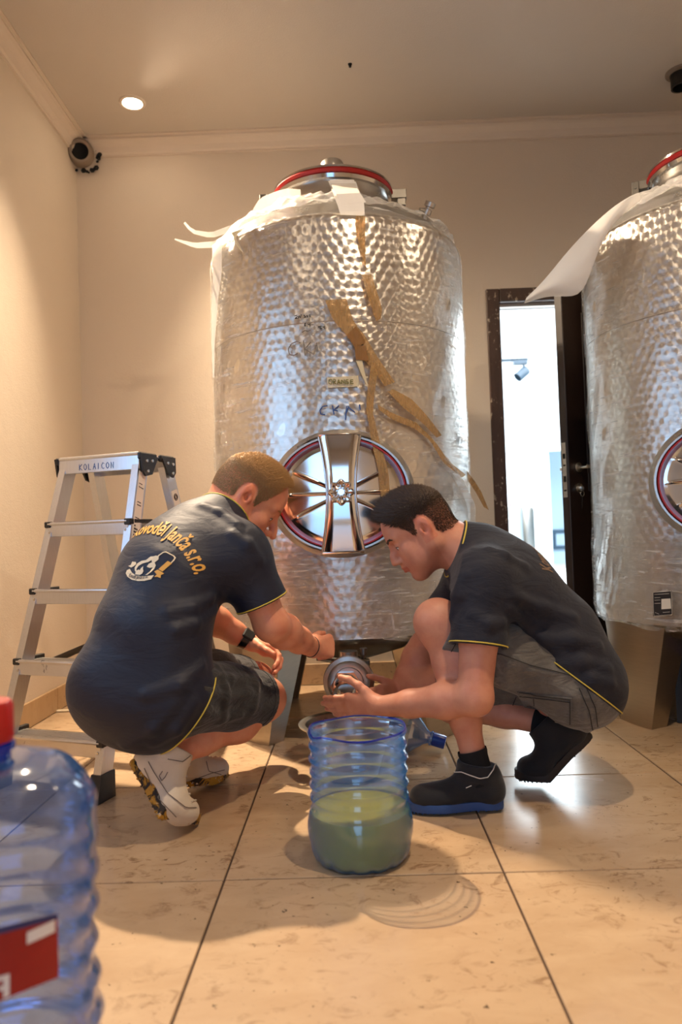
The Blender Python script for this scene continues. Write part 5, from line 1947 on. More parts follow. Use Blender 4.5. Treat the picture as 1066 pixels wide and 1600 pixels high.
def hand_sdf(F, w, d, n, t, curl=(.3, .35, .25), spread=.05, thumb=(.7, .25, .3), sc=1.0, fan=0.0):
    """w wrist, d along the hand, n out of the palm, t to the thumb side"""
    d = nrm(d); t = nrm(np.asarray(t) - (np.asarray(t) @ d) * d); n0 = np.asarray(n, float)
    n_ = np.cross(d, t); n = n_ if n_ @ n0 > 0 else -n_
    offs = [.029, .010, -.009, -.026]
    ks = [.086, .089, .084, .077]
    rot = lambda v, ax, a: v * math.cos(a) + np.cross(ax, v) * math.sin(a) + ax * (ax @ v) * (1 - math.cos(a))
    axis = np.cross(d, n)
    kn = []
    for o_, l_ in zip(offs, ks):
        a = w + sc * (d * .006 + t * o_ * .55)
        b = w + sc * (d * l_ + t * o_ - n * .003)
        F.cap(a, b, .0150 * sc, .0118 * sc, .016)
        kn.append(b)
    F.cap(w + sc * (d * .03 + t * .016 + n * .006), w + sc * (d * .055 - t * .015 + n * .006), .014 * sc, .014 * sc, .016)
    seg = [(.040, .025, .022), (.044, .028, .023), (.041, .026, .023), (.032, .020, .020)]
    rad = [.0086, .0089, .0084, .0074]
    for i in range(4):
        p = kn[i]
        cv = curl[i] if hasattr(curl[0], '__len__') else curl
        dv = nrm(d + t * spread * (1.5 - i) + n * 0)
        for j in range(3):
            dv = rot(dv, axis, cv[j])
            q = p + dv * seg[i][j] * sc
            F.cap(p, q, rad[i] * sc * (1 - .07 * j), rad[i] * sc * (1 - .07 * (j + 1)), .004 if j else .009)
            F.ell(q, np.array([1, 1, 1]) * rad[i] * sc * (1.02 - .07 * (j + 1)), None, .003)
            p = q
    p = w + sc * (d * .022 + t * .026 + n * .004)
    dv = nrm(d * math.cos(thumb[0]) + t * math.sin(thumb[0]) + n * thumb[1])
    F.cap(w + sc * (d * .012 + t * .012 + n * .004), p + dv * .02 * sc, .0145 * sc, .0135 * sc, .014)
    bend = nrm(np.cross(dv, d))
    for j, (l_, r_) in enumerate(((.042, .0118), (.034, .0102), (.026, .0092))):
        q = p + dv * l_ * sc
        F.cap(p, q, r_ * sc * 1.04, r_ * sc * .94, .008)
        p = q
        dv = rot(dv, bend, thumb[2] * .5)


def limb(F, pts, rs, k=.02, off=0.0):
    for i in range(len(pts) - 1):
        F.cap(pts[i], pts[i + 1], rs[i] + off, rs[i + 1] + off, k)


def lerp(a, b, t): return np.asarray(a) * (1 - t) + np.asarray(b) * t


def arm(F, S, E, Wr, off=0.0, k=.02, upper=True, fore=True, sc=1.0, bulge=(0, 0, -1)):
    if upper:
        limb(F, [S, lerp(S, E, .45), E], [.052 * sc, .049 * sc, .041 * sc], k, off)
    if fore:
        F.ell(E, np.array([1, 1, 1]) * (.040 * sc + off), None, k)
        limb(F, [E, lerp(E, Wr, .28), lerp(E, Wr, .65), Wr], [.040 * sc, .0445 * sc, .034 * sc, .0265 * sc], k, off)


def leg(F, Hp, K, A, off=0.0, k=.03, thigh=True, shin=True, back=None, sc=1.0):
    if thigh:
        limb(F, [Hp, lerp(Hp, K, .5), K], [.088 * sc, .076 * sc, .056 * sc], k, off)
    if shin:
        b = np.zeros(3) if back is None else nrm(back)
        F.ell(K, np.array([1, 1, 1]) * (.056 * sc + off), None, k)
        limb(F, [K, lerp(K, A, .32) + b * .016, lerp(K, A, .7) + b * .004, A], [.051 * sc, .054 * sc, .037 * sc, .033 * sc], k, off)


HAIRLINE = ([-.13, -.075, -.045, -.026, -.012, .002, .012, .024, .034, .044, .056, .068, .09], [-.045, -.052, -.045, -.012, .030, .038, .004, -.008, .022, .034, .060, .088, .110])


def make_hair(name, H, V, Fc, mat, parent, rng, top_len, side_len, top_z, n_strands, flow, recede=0.0, cap_t=.004, fwd_lift=0.0, nape=0.0):
    """cap that thins out at the hairline, covered in strands"""
    L = H.loc(V)
    zl = np.interp(L[:, 0] + recede * np.clip((L[:, 2] - .03) / .05, 0, 1), *HAIRLINE)
    zl = zl + nape * np.clip((-.015 - L[:, 0]) / .03, 0, 1)
    ear = ((L[:, 0] + .014) / .024) ** 2 + ((L[:, 2] - .002) / .040) ** 2 < 1
    m = L[:, 2] - zl
    m[ear & (np.abs(L[:, 1]) > .068)] = -1
    m[np.linalg.norm(L, axis=1) > .16] = -1
    fm = (m[Fc] > 0).all(1)
    Fh = Fc[fm]
    Fs_ = Fh
    Fh = Fh[(L[Fh, 2] > top_z - .03).all(1)]
    used = np.unique(Fh)
    mp = -np.ones(len(V), int); mp[used] = np.arange(len(used))
    Vn = V[used]; Ln = L[used]
    nr = Ln - np.array([-.014, 0, .03]); nr = nr / np.linalg.norm(nr, axis=1)[:, None]
    topw = np.clip((Ln[:, 2] - (top_z - .03)) / .04, 0, 1)
    t = np.minimum(m[used] * .25, cap_t * topw + .0003)
    Vc = Vn + (nr @ H.R.T) * t[:, None]
    verts = [Vc]; quads = [mp[Fh]]; tris = []
    # strands
    Fh = Fs_
    A, B, C = V[Fh[:, 0]], V[Fh[:, 1]], V[Fh[:, 2]]
    area = np.linalg.norm(np.cross(B - A, C - A), axis=1)
    pick = rng.choice(len(Fh), n_strands, p=area / area.sum())
    u, v = rng.rand(n_strands, 1), rng.rand(n_strands, 1)
    P = A[pick] * (1 - u) * (1 - v) + B[pick] * u * (1 - v) + C[pick] * u * v + V[Fh[pick, 3]] * (1 - u) * v
    Lp = H.loc(P)
    nr = Lp - np.array([-.014, 0, .03]); nr = nr / np.linalg.norm(nr, axis=1)[:, None]
    tw = np.clip((Lp[:, 2] - (top_z - .04)) / .055, 0, 1)
    ln = side_len + (top_len - side_len) * tw
    ln = ln * (.7 + .6 * rng.rand(n_strands)) * (.45 + .55 * np.clip((Lp[:, 0] + .09) / .12, 0, 1))
    fl = np.array(flow)[None, :] + rng.randn(n_strands, 3) * .22
    side = np.array([-.25, 0, -.9])[None, :] + rng.randn(n_strands, 3) * .15
    dirv = nr * (.55 + fwd_lift * tw[:, None] * np.clip(Lp[:, :1] / .06, 0, 1)) + fl * tw[:, None] + side * (1 - tw[:, None]) * .9
    dirv /= np.linalg.norm(dirv, axis=1)[:, None]
    tip = Lp + dirv * (ln / H.k)[:, None]
    Pw = P; Tw = H.c + H.k * (tip @ H.R.T)
    base = sum(len(q) for q in verts)
    w = np.where(tw > .3, .0014, .0007)[:, None]
    r1 = rng.randn(n_strands, 3); dW = Tw - Pw
    e1 = np.cross(dW, r1); e1 /= np.linalg.norm(e1, axis=1)[:, None]
    e2 = np.cross(dW, e1); e2 /= np.linalg.norm(e2, axis=1)[:, None]
    v0 = Pw + e1 * w; v1 = Pw - e1 * w * .5 + e2 * w * .87; v2 = Pw - e1 * w * .5 - e2 * w * .87
    S = np.stack([v0, v1, v2, Tw], 1).reshape(-1, 3)
    verts.append(S)
    k = base + 4 * np.arange(n_strands)[:, None]
    tri = np.concatenate([k + np.array([[0, 1, 3]]), k + np.array([[1, 2, 3]]), k + np.array([[2, 0, 3]])])
    VV = np.concatenate(verts)
    me = bpy.data.meshes.new(name)
    Q = quads[0]
    me.vertices.add(len(VV)); me.vertices.foreach_set('co', VV.astype(np.float32).ravel())
    loops = np.concatenate([Q.ravel(), tri.ravel()]).astype(np.int32)
    me.loops.add(len(loops)); me.loops.foreach_set('vertex_index', loops)
    st = np.concatenate([np.arange(len(Q)) * 4, Q.size + np.arange(len(tri)) * 3]).astype(np.int32)
    me.polygons.add(len(st)); me.polygons.foreach_set('loop_start', st)
    me.polygons.foreach_set('use_smooth', np.ones(len(st), bool))
    me.update(calc_edges=True)
    return link(name, me, mat, parent)


def face_parts(H, V, Fc, parent, hairmat, rng, brow_len=.007):
    tree = bvh(V, Fc)
    for s in (-1, 1):
        # eyebrow: short hairs lying along the ridge
        b = MB()
        for q in np.linspace(0, 1, 34):
            for r_ in range(2):
                loc = np.array([.2, s * (.010 + .036 * q), .020 + .010 * math.sin(q * 2.2) - .004 * q + (rng.rand() - .5) * .007 * (1 - q * .5)])
                h = tree.ray_cast(Vector(H.w(*loc)), Vector(-H.x))
                if h[0] is None: continue
                p = np.array(h[0]); d = H.R @ nrm((-.35 * q, s * 1.0, .35 - .5 * q + rng.randn() * .15))
                p = p + H.x * .0006
                b.tube([p, p + d * brow_len * .5 + H.x * .0006, p + d * brow_len], [.0007, .0006, .0002], 4)
        b.build('eyebrow', hairmat, parent)
        e = MB().lathe([(0.0125 * math.sin(a), .0125 * math.cos(a)) for a in np.linspace(0, math.pi, 13)], 20, (0, 0, 0))
        e.v = [H.w(.0715, s * .032, -.0035) + H.k * (H.R @ q) for q in e.v]
        eo = e.build('eye', M['eye'], parent)
        MB().lathe([(0, .0003), (.0055, .0002), (.0055, -.0010), (0, -.001)], 16, H.w(.0715 + .0120, s * .032, -.0065), H.R @ nrm((1, 0, -.25))).build('iris', M['iris'], eo)
        la = MB()
        P = []
        for q in np.linspace(0, 1, 9):
            h = tree.ray_cast(Vector(H.w(.2, s * (.022 + .022 * q), -.0035 + .003 * math.sin(q * math.pi))), Vector(-H.x))
            if h[0] is not None: P.append(np.array(h[0]) + H.x * .0008)
        if len(P) > 2:
            la.tube(P, .0010, 5).build('eyelashes', M['ink'], parent)


def shoe(parent, name, heel, ball, toe, side, lean, mats, up_ankle, collar_r=.045, sc=1.0, label=None, lace=False, low=.030, trim=None, white_line=None):
    """heel, ball, toe: points of the sole's underside centre; side: across the foot; up_ankle: ankle joint"""
    heel, ball, toe = map(lambda q: np.asarray(q, float), (heel, ball, toe))
    side = nrm(side)
    # sole: lofted stations
    mid = lerp(heel, ball, .5)
    d1, d2 = nrm(ball - heel), nrm(toe - ball)
    side = nrm(side - (side @ d1) * d1)
    up1 = np.cross(d1, side); up1 = up1 if up1 @ (np.asarray(up_ankle) - heel) > 0 else -up1
    up2 = np.cross(d2, side); up2 = up2 if up2 @ up1 > 0 else -up2
    st = []
    for q, w in ((0, .012), (.03, .026), (.10, .034), (.25, .037), (.5, .034), (.75, .041), (.92, .046)):
        st.append((lerp(heel, ball, q), w, up1, d1))
    st.append((ball, .047, nrm(up1 + up2), nrm(d1 + d2)))
    for q, w in ((.35, .046), (.65, .040), (.85, .030), (.97, .016), (1, .008)):
        st.append((lerp(ball, toe, q), w, up2, d2))
    v, f = [], []
    n = 10
    th = .026 * sc
    for i, (p, w, u, d) in enumerate(st):
        w *= sc
        for (a, b) in ((-1, .15), (-1.03, .5), (-.98, .95), (-.5, 1), (.5, 1), (.98, .95), (1.03, .5), (1, .15), (.6, 0), (-.6, 0)):
            v.append(p + side * w * a + u * th * b)
    for i in range(len(st) - 1):
        for j in range(n):
            f.append((i * n + j, (i + 1) * n + j, (i + 1) * n + (j + 1) % n, i * n + (j + 1) % n))
    f.append(tuple(range(n))); f.append(tuple((len(st) - 1) * n + j for j in range(n))[::-1])
    so = MB().add(v, f)
    # tread bars under the sole
    for i in range(1, len(st) - 2):
        for q in (.25, .75):
            p = lerp(st[i][0], st[i + 1][0], q); w = st[i][1] * sc * .8; u = st[i][2]
            so.tube([p - side * w + u * .001, p + side * w + u * .001], .0025, 4)
    # upper
    al = np.asarray(up_ankle, float)
    lo = np.minimum.reduce([heel, ball, toe, al]) - .09; hi = np.maximum.reduce([heel, ball, toe, al]) + .10
    F = Field(lo, hi, .0032)
    h1 = heel + d1 * .036 + up1 * .052
    F.cap(heel + d1 * .034 + up1 * .040, h1 + up1 * .02, .032 * sc, .032 * sc, .02)
    F.cap(heel + d1 * .034 + up1 * .038, ball - d1 * .01 + up1 * .036, .031 * sc, .030 * sc, .02, (side, 1.12))
    F.cap(ball - d1 * .02 + up1 * .036, lerp(ball, toe, .45) + up2 * .033, .031 * sc, .027 * sc, .02, (side, 1.42))
    F.cap(lerp(ball, toe, .2) + up2 * .032, lerp(ball, toe, .62) + up2 * .030, .027 * sc, .024 * sc, .02, (side, 1.45))
    F.cap(al + (heel + d1 * .06 + up1 * .06 - al) * .25, lerp(heel, ball, .72) + up1 * .052, .040 * sc, .024 * sc, .03)
    F.cap(h1, al, .036 * sc, .040 * sc, .03)
    F.plane(heel + up1 * .012, -up1)
    ax = nrm(al - (heel + d1 * .055 + up1 * .03))
    cut = al + ax * (low - .030)
    G = F.like(); G.f = F.f.copy()
    F.plane(cut, ax * .8 + d1 * -.25)
    # opening for the ankle
    F.cap(al - ax * .01, al + ax * .12, .034 * sc, .038 * sc, .006, None, 'sub')
    V, Fc = F.mesh(2)
    up = quick_mesh(name, V, Fc, mats[0], parent)
    if label: up['label'] = label
    so.build('sole', mats[1], up, sharp=45)
    return up, F, bvh(V, Fc), dict(side=side, up=up1, d=d1, d2=d2, up2=up2)
# ------------------------------------------------------------------ the two men
VOX = .0034
COA, COB = .040, .035
UP = np.array([0, 0, 1.0])


def rot_about(v, ax, a):
    ax = nrm(ax); v = np.asarray(v, float)
    return v * math.cos(a) + np.cross(ax, v) * math.sin(a) + ax * (ax @ v) * (1 - math.cos(a))


def tint_for(V, H, scalp, deep, stub=None):
    T = np.ones((len(V), 3))
    L = H.loc(V)
    near = np.linalg.norm(L, axis=1) < .17
    lips = near & (L[:, 0] > .080) & (np.abs(L[:, 2] + .0695) < .0085) & (np.abs(L[:, 1]) < .027)
    T[lips] = (.86, .58, .56)
    zl = np.interp(L[:, 0], *HAIRLINE)
    m = np.clip((L[:, 2] - zl) / .012, 0, 1)
    ear = ((L[:, 0] + .014) / .024) ** 2 + ((L[:, 2] - .002) / .040) ** 2 < 1
    m[ear & (np.abs(L[:, 1]) > .072)] = 0
    m[~near] = 0
    g = np.clip((L[:, 2] + .02) / .07, 0, 1)[:, None]
    T = T * (1 - m[:, None]) + (np.array(scalp) * (1 - g) + np.array(deep) * g) * m[:, None]
    if stub is not None:      # shaven beard area
        b = near & (L[:, 2] < -.045) & (L[:, 0] > -.01)
        w = np.clip((-.045 - L[:, 2]) / .02, 0, 1) * b
        T = T * (1 - w[:, None]) + T * np.array(stub) * w[:, None]
    earc = near & (np.abs(L[:, 1]) > .076) & (np.abs(L[:, 2]) < .04) & (np.abs(L[:, 0] + .014) < .03)
    T[earc] *= (1.0, .82, .80)
    return T


def hem_tube(name, tree, c, axis, parent, mat, r=.0022, off=.0005, n=72, R=.4, closed=True, **kw):
    P = loop_on(tree, np.asarray(c, float), axis, n, R, off, **kw)
    runs = [[P[0]]]
    for p in P[1:]:
        if np.linalg.norm(p - runs[-1][-1]) > .05: runs.append([])
        runs[-1].append(p)
    if len(runs) > 1 and np.linalg.norm(runs[0][0] - runs[-1][-1]) < .05: runs[0] = runs.pop() + runs[0]
    Q = max(runs, key=len)
    return MB().tube(Q, r, 6, closed=np.linalg.norm(Q[0] - Q[-1]) < .05 and len(Q) > 8).build(name, mat, parent)


def text_mesh(body, size=1.0, bold=.012, shear=0.0):
    cu = bpy.data.curves.new('lettering', 'FONT')
    cu.body = body; cu.size = size; cu.align_x = 'CENTER'; cu.offset = bold; cu.shear = shear; cu.resolution_u = 3
    o = bpy.data.objects.new('lettering', cu); COL.objects.link(o)
    dg = bpy.context.evaluated_depsgraph_get()
    me = bpy.data.meshes.new_from_object(o.evaluated_get(dg))
    bpy.data.objects.remove(o); bpy.data.curves.remove(cu)
    import bmesh
    bm = bmesh.new(); bm.from_mesh(me)
    bmesh.ops.triangulate(bm, faces=bm.faces)
    bmesh.ops.subdivide_edges(bm, edges=[e for e in bm.edges if e.calc_length() > size * .16], cuts=1)
    bmesh.ops.triangulate(bm, faces=bm.faces)
    V = np.array([v.co[:2] for v in bm.verts]); Fs = [tuple(v.index for v in f.verts) for f in bm.faces]
    bm.free(); bpy.data.meshes.remove(me)
    return V, Fs


def lay_print(name, V, Fs, tree, frame, mat, parent, off=.0016):
    """V: flat coordinates in metres; frame = (origin outside the cloth, u, v, ray direction)"""
    o, u, w, d = [np.asarray(q, float) for q in frame]
    P, ok = [], []
    for a, b in V:
        h = tree.ray_cast(Vector(o + u * a + w * b), Vector(d))
        ok.append(h[0] is not None)
        P.append(np.array(h[0]) + np.array(h[1]) * off * (1 if np.array(h[1]) @ d < 0 else -1) if ok[-1] else o)
    Fk = [f for f in Fs if all(ok[i] for i in f) and max(np.linalg.norm(P[f[0]] - P[i]) for i in f) < .06]
    if not Fk: return None
    used = sorted({i for f in Fk for i in f}); mp = {k: i for i, k in enumerate(used)}
    me = mesh(name, [P[i] for i in used], [tuple(mp[i] for i in f) for f in Fk])
    o_ = link(name, me, mat, parent)
    if 'lettering' in name: o_['kind'] = 'stuff'
    return o_


def arc_text(V, R):
    """bend a line of lettering over an arc of radius R (top of a circle)"""
    a = V[:, 0] / R
    return np.stack([(R + V[:, 1]) * np.sin(a), (R + V[:, 1]) * np.cos(a) - R], 1)


def poly2(pts):
    """fill a simple polygon, densified, as triangles"""
    import bmesh
    bm = bmesh.new()
    vs = [bm.verts.new((x, y, 0)) for x, y in pts]
    bm.faces.new(vs)
    bmesh.ops.triangulate(bm, faces=bm.faces, ngon_method='EAR_CLIP')
    bmesh.ops.subdivide_edges(bm, edges=[e for e in bm.edges if e.calc_length() > .014], cuts=2)
    bmesh.ops.triangulate(bm, faces=bm.faces)
    bm.verts.index_update()
    V = np.array([v.co[:2] for v in bm.verts]); Fs = [tuple(v.index for v in f.verts) for f in bm.faces]
    bm.free()
    return V, Fs


def back_print(tree, parent, frame, gold, cream, dark, size=.053, R=.19, logo=True):
    V, Fs = text_mesh('Kovoděl Janča s.r.o.', size, .0012)
    V = V * np.array([.60, 1.08])
    lay_print('lettering', arc_text(V, R), Fs, tree, frame, gold, parent)
    if not logo: return
    K = 1 / 4300.0           # drawing units -> metres
    cx, cy, rt = 300, 520, math.radians(22)

    def tr(pts):
        out = []
        for x, y in pts:
            a, b = (x - cx) * K * 1.35, -(y - cy) * K
            out.append((a * math.cos(rt) - b * math.sin(rt), a * math.sin(rt) + b * math.cos(rt) - .084))
        return out
    shapes = [
        # outer flame body
        [(215, 600), (200, 560), (215, 510), (250, 480), (290, 470), (310, 445), (325, 425), (350, 420), (375, 408), (400, 420), (405, 450), (380, 490), (398, 520), (395, 560), (375, 600), (350, 635), (330, 640), (365, 590), (380, 545), (350, 555), (320, 545), (330, 510), (355, 490), (345, 465), (320, 490), (270, 510), (235, 540), (225, 575), (235, 610)],
        # inner flame
        [(230, 640), (225, 600), (250, 580), (262, 590), (268, 565), (285, 540), (290, 570), (302, 595), (298, 625), (280, 642)],
        # banner
        [(120, 590), (150, 575), (190, 620), (240, 650), (300, 655), (360, 645), (408, 630), (395, 680), (340, 705), (280, 712), (210, 700), (150, 665), (118, 625)],
        [(150, 490), (195, 495), (205, 520), (185, 545), (160, 560), (118, 540), (145, 530)],
        # still pot and its pipe
        [(485, 455), (525, 475), (470, 580), (430, 560)],
        [(400, 590), (425, 565), (455, 580), (488, 600), (465, 620), (470, 655), (440, 645), (415, 650), (430, 620)],
        [(385, 410), (420, 360), (445, 350), (520, 385), (540, 405), (535, 440), (520, 475), (512, 470), (525, 435), (528, 412), (515, 395), (445, 362), (428, 368), (396, 418)],
    ]
    for i, s in enumerate(shapes):
        V, Fs = poly2(tr(s))
        lay_print('emblem', V, Fs, tree, frame, gold if i in (4, 5) else cream, parent, .0018)
    V, Fs = text_mesh('Kovoděl Janča s.r.o.', .0125, .0003)
    V = V * np.array([.62, 1.15])
    a = -V[:, 0] / .09
    W = np.stack([(.09 - V[:, 1]) * np.sin(-a), -(.09 - V[:, 1]) * np.cos(a) + .09], 1)
    W = np.stack([W[:, 0] * math.cos(rt) - W[:, 1] * math.sin(rt), W[:, 0] * math.sin(rt) + W[:, 1] * math.cos(rt)], 1)
    o = np.array(tr([(266, 690)])[0])
    lay_print('emblem_lettering', W + o, Fs, tree, frame, dark, parent, .0032)


def on_tree(tree, px, py, off=.002):
    d = ray(px, py)
    h = tree.ray_cast(Vector(CAM), Vector(d))
    return (np.array(h[0]) + np.array(h[1]) * off * (1 if np.array(h[1]) @ d < 0 else -1)) if h[0] is not None else None


def seam(name, tree, pts, parent, mat, r=.0011, n=None):
    P = [on_tree(tree, *p) for p in dense([np.array(q, float) for q in pts], n or 4 * len(pts))]
    P = [p for p in P if p is not None]
    Q = P[:1]
    for p in P[1:]:
        if np.linalg.norm(p - Q[-1]) < .05: Q.append(p)
    if len(Q) > 2: return MB().tube(Q, r, 5).build(name, mat, parent)


def cloth_fold(F, a, b, r=.008, k=.02):
    F.cap(a, b, r, r * .6, k)


# ================================================================== man with white shoes
fA = nrm((.84, .54, 0)); rA = np.array([fA[1], -fA[0], 0])       # facing, his right
A = {}
A['pel'] = at(233, 1072, 1.90)
A['hipR'] = A['pel'] + rA * .095 + fA * .03 + UP * -.01
A['hipL'] = A['pel'] - rA * .095 + fA * .03
A['lum'] = at(238, 985, 1.92)
A['tho'] = at(266, 900, 1.99)
A['c7'] = at(330, 822, 2.07)
A['kneeR'] = at(412, 1092, 2.13)
A['ankR'] = at(272, 1180, 1.865)
A['kneeL'] = at(398, 1066, 2.36)
A['ankL'] = at(292, 1188, 2.14)
A['shR'] = at(377, 868, 1.97)
A['elR'] = at(424, 975, 1.99)
A['wrR'] = at(488, 1012, 2.24)
A['shL'] = at(318, 850, 2.25)
A['elL'] = at(318, 958, 2.33)
A['wrL'] = at(392, 1004, 2.36)
hA = Head(at(388, 781, 2.14), (.80, .16, -.70), (.6, .10, .80), 1.06)

personA = empty('person', (A['pel'][0], A['pel'][1], 0))
tag(personA, 'crouching man with short fair hair in navy shirt, dark shorts and muddy white shoes', 'person')
lo = np.array([-.86, 1.66, -.01]); hi = np.array([.06, 2.56, 1.06])
FA = Field(lo, hi, VOX)


def torsoA(F, off=0.0):
    k = .06
    F.cap(A['hipR'], A['hipL'], .095 + off, .095 + off, k)
    F.ell(A['pel'] + rA * .07 - fA * .03 - UP * .03, (.100 + off,) * 3, None, k)
    F.ell(A['pel'] - rA * .07 - fA * .03 - UP * .03, (.100 + off,) * 3, None, k)
    F.cap(A['pel'], A['lum'], .118 + off, .116 + off, k, (rA, 1.36))
    F.cap(A['lum'], A['tho'], .116 + off, .110 + off, k, (rA, 1.42))
    up = lerp(A['tho'], A['c7'], .75)
    F.cap(A['tho'], up, .110 + off, .078 + off, k, (rA, 1.42))
    for s_ in ('shR', 'shL'):
        F.cap(lerp(up, A['c7'], .3), A[s_], .055 + off, .058 + off, .07)
        F.cap(lerp(A['tho'], A['c7'], .35), lerp(A['tho'], A[s_], .8), .080 + off, .06 + off, .08)
    F.cap(A['c7'] - UP * .03, lerp(A['c7'], hA.c, .35), .056 + off, .054 + off, .05)


torsoA(FA)
FA.path([A['c7'] - UP * .02, hA.w(-.030, 0, -.055), hA.w(-.02, 0, -.02)], [.060, .056, .055], .04)
head_sdf(FA, hA, 1.03, 1.05)
arm(FA, A['shR'], A['elR'], A['wrR'], sc=1.08)
arm(FA, A['shL'], A['elL'], A['wrL'], sc=1.02)
leg(FA, A['hipR'], A['kneeR'], A['ankR'], back=(0, 0, -1), sc=1.02)
leg(FA, A['hipL'], A['kneeL'], A['ankL'], back=(0, 0, -1), sc=1.02)
dh = nrm(at(526, 1010, 2.33) - A['wrR'])
hand_sdf(FA, A['wrR'], dh, nrm((.3, .8, -.5)), nrm((.0, .45, .9)), curl=(.75, 1.0, .7), spread=.02, thumb=(.45, .55, .5), sc=.98)
dl = nrm(at(428, 1014, 2.34) - A['wrL'])
hand_sdf(FA, A['wrL'], nrm(dl + np.array([0, 0, -.12])), nrm((.1, .55, -.8)), nrm((.1, -.7, .5)), curl=(.55, .7, .5), spread=.03, thumb=(.5, .4, .3), sc=.95)
VA, QA = FA.mesh(2)
bodyA = quick_mesh('body', VA, QA, M['skinA'], personA, tint_for(VA, hA, (.94, .84, .74), (.72, .57, .42)))
rngA = np.random.RandomState(3)
make_hair('hair', hA, VA, QA, M['hairA'], personA, rngA, .020, .009, .078, 26000, (.7, 0, .35), recede=.016, cap_t=.002, fwd_lift=.2, nape=.022)
face_parts(hA, VA, QA, personA, M['hairA'], rngA, .006)

# shirt: torso and two sleeves
TA = FA.like(); torsoA(TA, .016)
TA.ell(A['pel'] - fA * .08 + UP * .01, (.125, .125, .125), None, .06)
nH = nrm(fA * .80 + np.array([0, 0, -.60]))
hemA = at(306, 1105, 1.83)
TA.plane(hemA, nH)
for sh, el, q in (('shR', 'elR', .70), ('shL', 'elL', .60)):
    S_ = FA.like()
    e_ = lerp(A[sh], A[el], q); ax = nrm(A[el] - A[sh])
    S_.cap(A[sh] - ax * .02, e_ + ax * .05, .069, .074, .02)
    S_.plane(e_, ax)
    TA.union(S_, .035)
    hol = FA.like(); hol.cap(e_ - ax * .03, e_ + ax * .1, .062, .0655, .01); TA.minus(hol, .004)
# creases pulling from the armpit and the neck
for pix, r_ in (([(335, 955), (305, 975), (275, 985)], .004),
                ([(318, 790), (345, 800), (372, 818)], .006), ([(365, 835), (388, 850), (405, 875)], .006), ([(240, 1160), (275, 1140), (302, 1100)], .007), ([(195, 1165), (240, 1140), (290, 1075)], .006),
                ([(315, 1040), (280, 1070), (230, 1085)], .006), ([(330, 935), (300, 950), (262, 955)], .006)):
    TA.fold(pix, r_, .025)
nk = nrm(hA.w(-.03, 0, -.055) - A['c7'])
colA = A['c7'] + nk * .012
hol = FA.like(); hol.cap(colA - nk * .04, colA + nk * .2, .0655, .0655, .01); TA.minus(hol, .006)
TA.plane(colA + nk * .045, nk)
VS, QS = TA.mesh(2)
shirtA = quick_mesh('shirt', VS, QS, M['shirtA'], personA)
tS = bvh(VS, QS)
for sh, el, q in (('shR', 'elR', .70), ('shL', 'elL', .60)):
    e_ = lerp(A[sh], A[el], q); ax = nrm(A[el] - A[sh])
    hem_tube('sleeve_piping', tS, e_ - ax * .005, ax, shirtA, M['piping'], .0018, R=.11)
hem_tube('hem_piping', tS, A['pel'] + nH * ((hemA - A['pel']) @ nH - .005), nH, shirtA, M['piping'], .0019, off=.0014, n=120, R=.29)
P = [p for p in loop_on(tS, colA + nk * COA, nk, 64, .10, .0008)]
MB().tube(P, .0022, 6, closed=True).build('collar_piping', M['piping'], shirtA)
# lettering on the back
tdir = nrm(A['c7'] - A['tho'])
bk = nrm(-fA * .50 + rA * .62 + UP * .22)
vdir = nrm(tdir - (tdir @ bk) * bk); udir = np.cross(vdir, bk)
if udir @ rA < 0: udir = -udir
ct = on_tree(tS, 262, 842, 0)
back_print(tS, shirtA, (ct + bk * .4, udir, vdir, -bk), M['print_gold'], M['print_cream'], M['print_navy'])

# shorts
SA = FA.like()
SA.cap(A['hipR'], A['hipL'], .103, .103, .06)
SA.cap(A['pel'], A['lum'], .122, .118, .06, (rA, 1.3))
for s_, q in (('R', .93), ('L', .86)):
    Tq = FA.like()
    h_, k_ = A['hip' + s_], A['knee' + s_]; ax = nrm(k_ - h_)
    Tq.cap(h_, lerp(h_, k_, .55), .102, .088, .03); Tq.cap(lerp(h_, k_, .55), k_ + ax * .02, .088, .079, .03)
    Tq.plane(lerp(h_, k_, q), ax)
    hol = FA.like(); c_ = lerp(h_, k_, q); hol.cap(c_ - ax * .03, c_ + ax * .08, .068, .071, .01); Tq.minus(hol, .004)
    SA.union(Tq, .03)
SA.plane(hemA - nH * .10, -nH)
for pix in ([(325, 1048), (360, 1060), (405, 1062)], [(318, 1075), (352, 1090), (392, 1082)], [(312, 1105), (345, 1125), (375, 1118)], [(340, 1042), (352, 1075), (350, 1120)], [(385, 1045), (400, 1070), (398, 1105)]):
    SA.fold(pix, .006, .02)
V_, Q_ = SA.mesh(2)
shortsA = quick_mesh('shorts', V_, Q_, M['shortsA'], personA)
tq = bvh(V_, Q_)
for s_, q in (('R', .93), ('L', .86)):
    h_, k_ = A['hip' + s_], A['knee' + s_]; ax = nrm(k_ - h_)
    hem_tube('hem_seam', tq, lerp(h_, k_, q) - ax * .022, ax, shortsA, M['stitch'], .0012, R=.125)
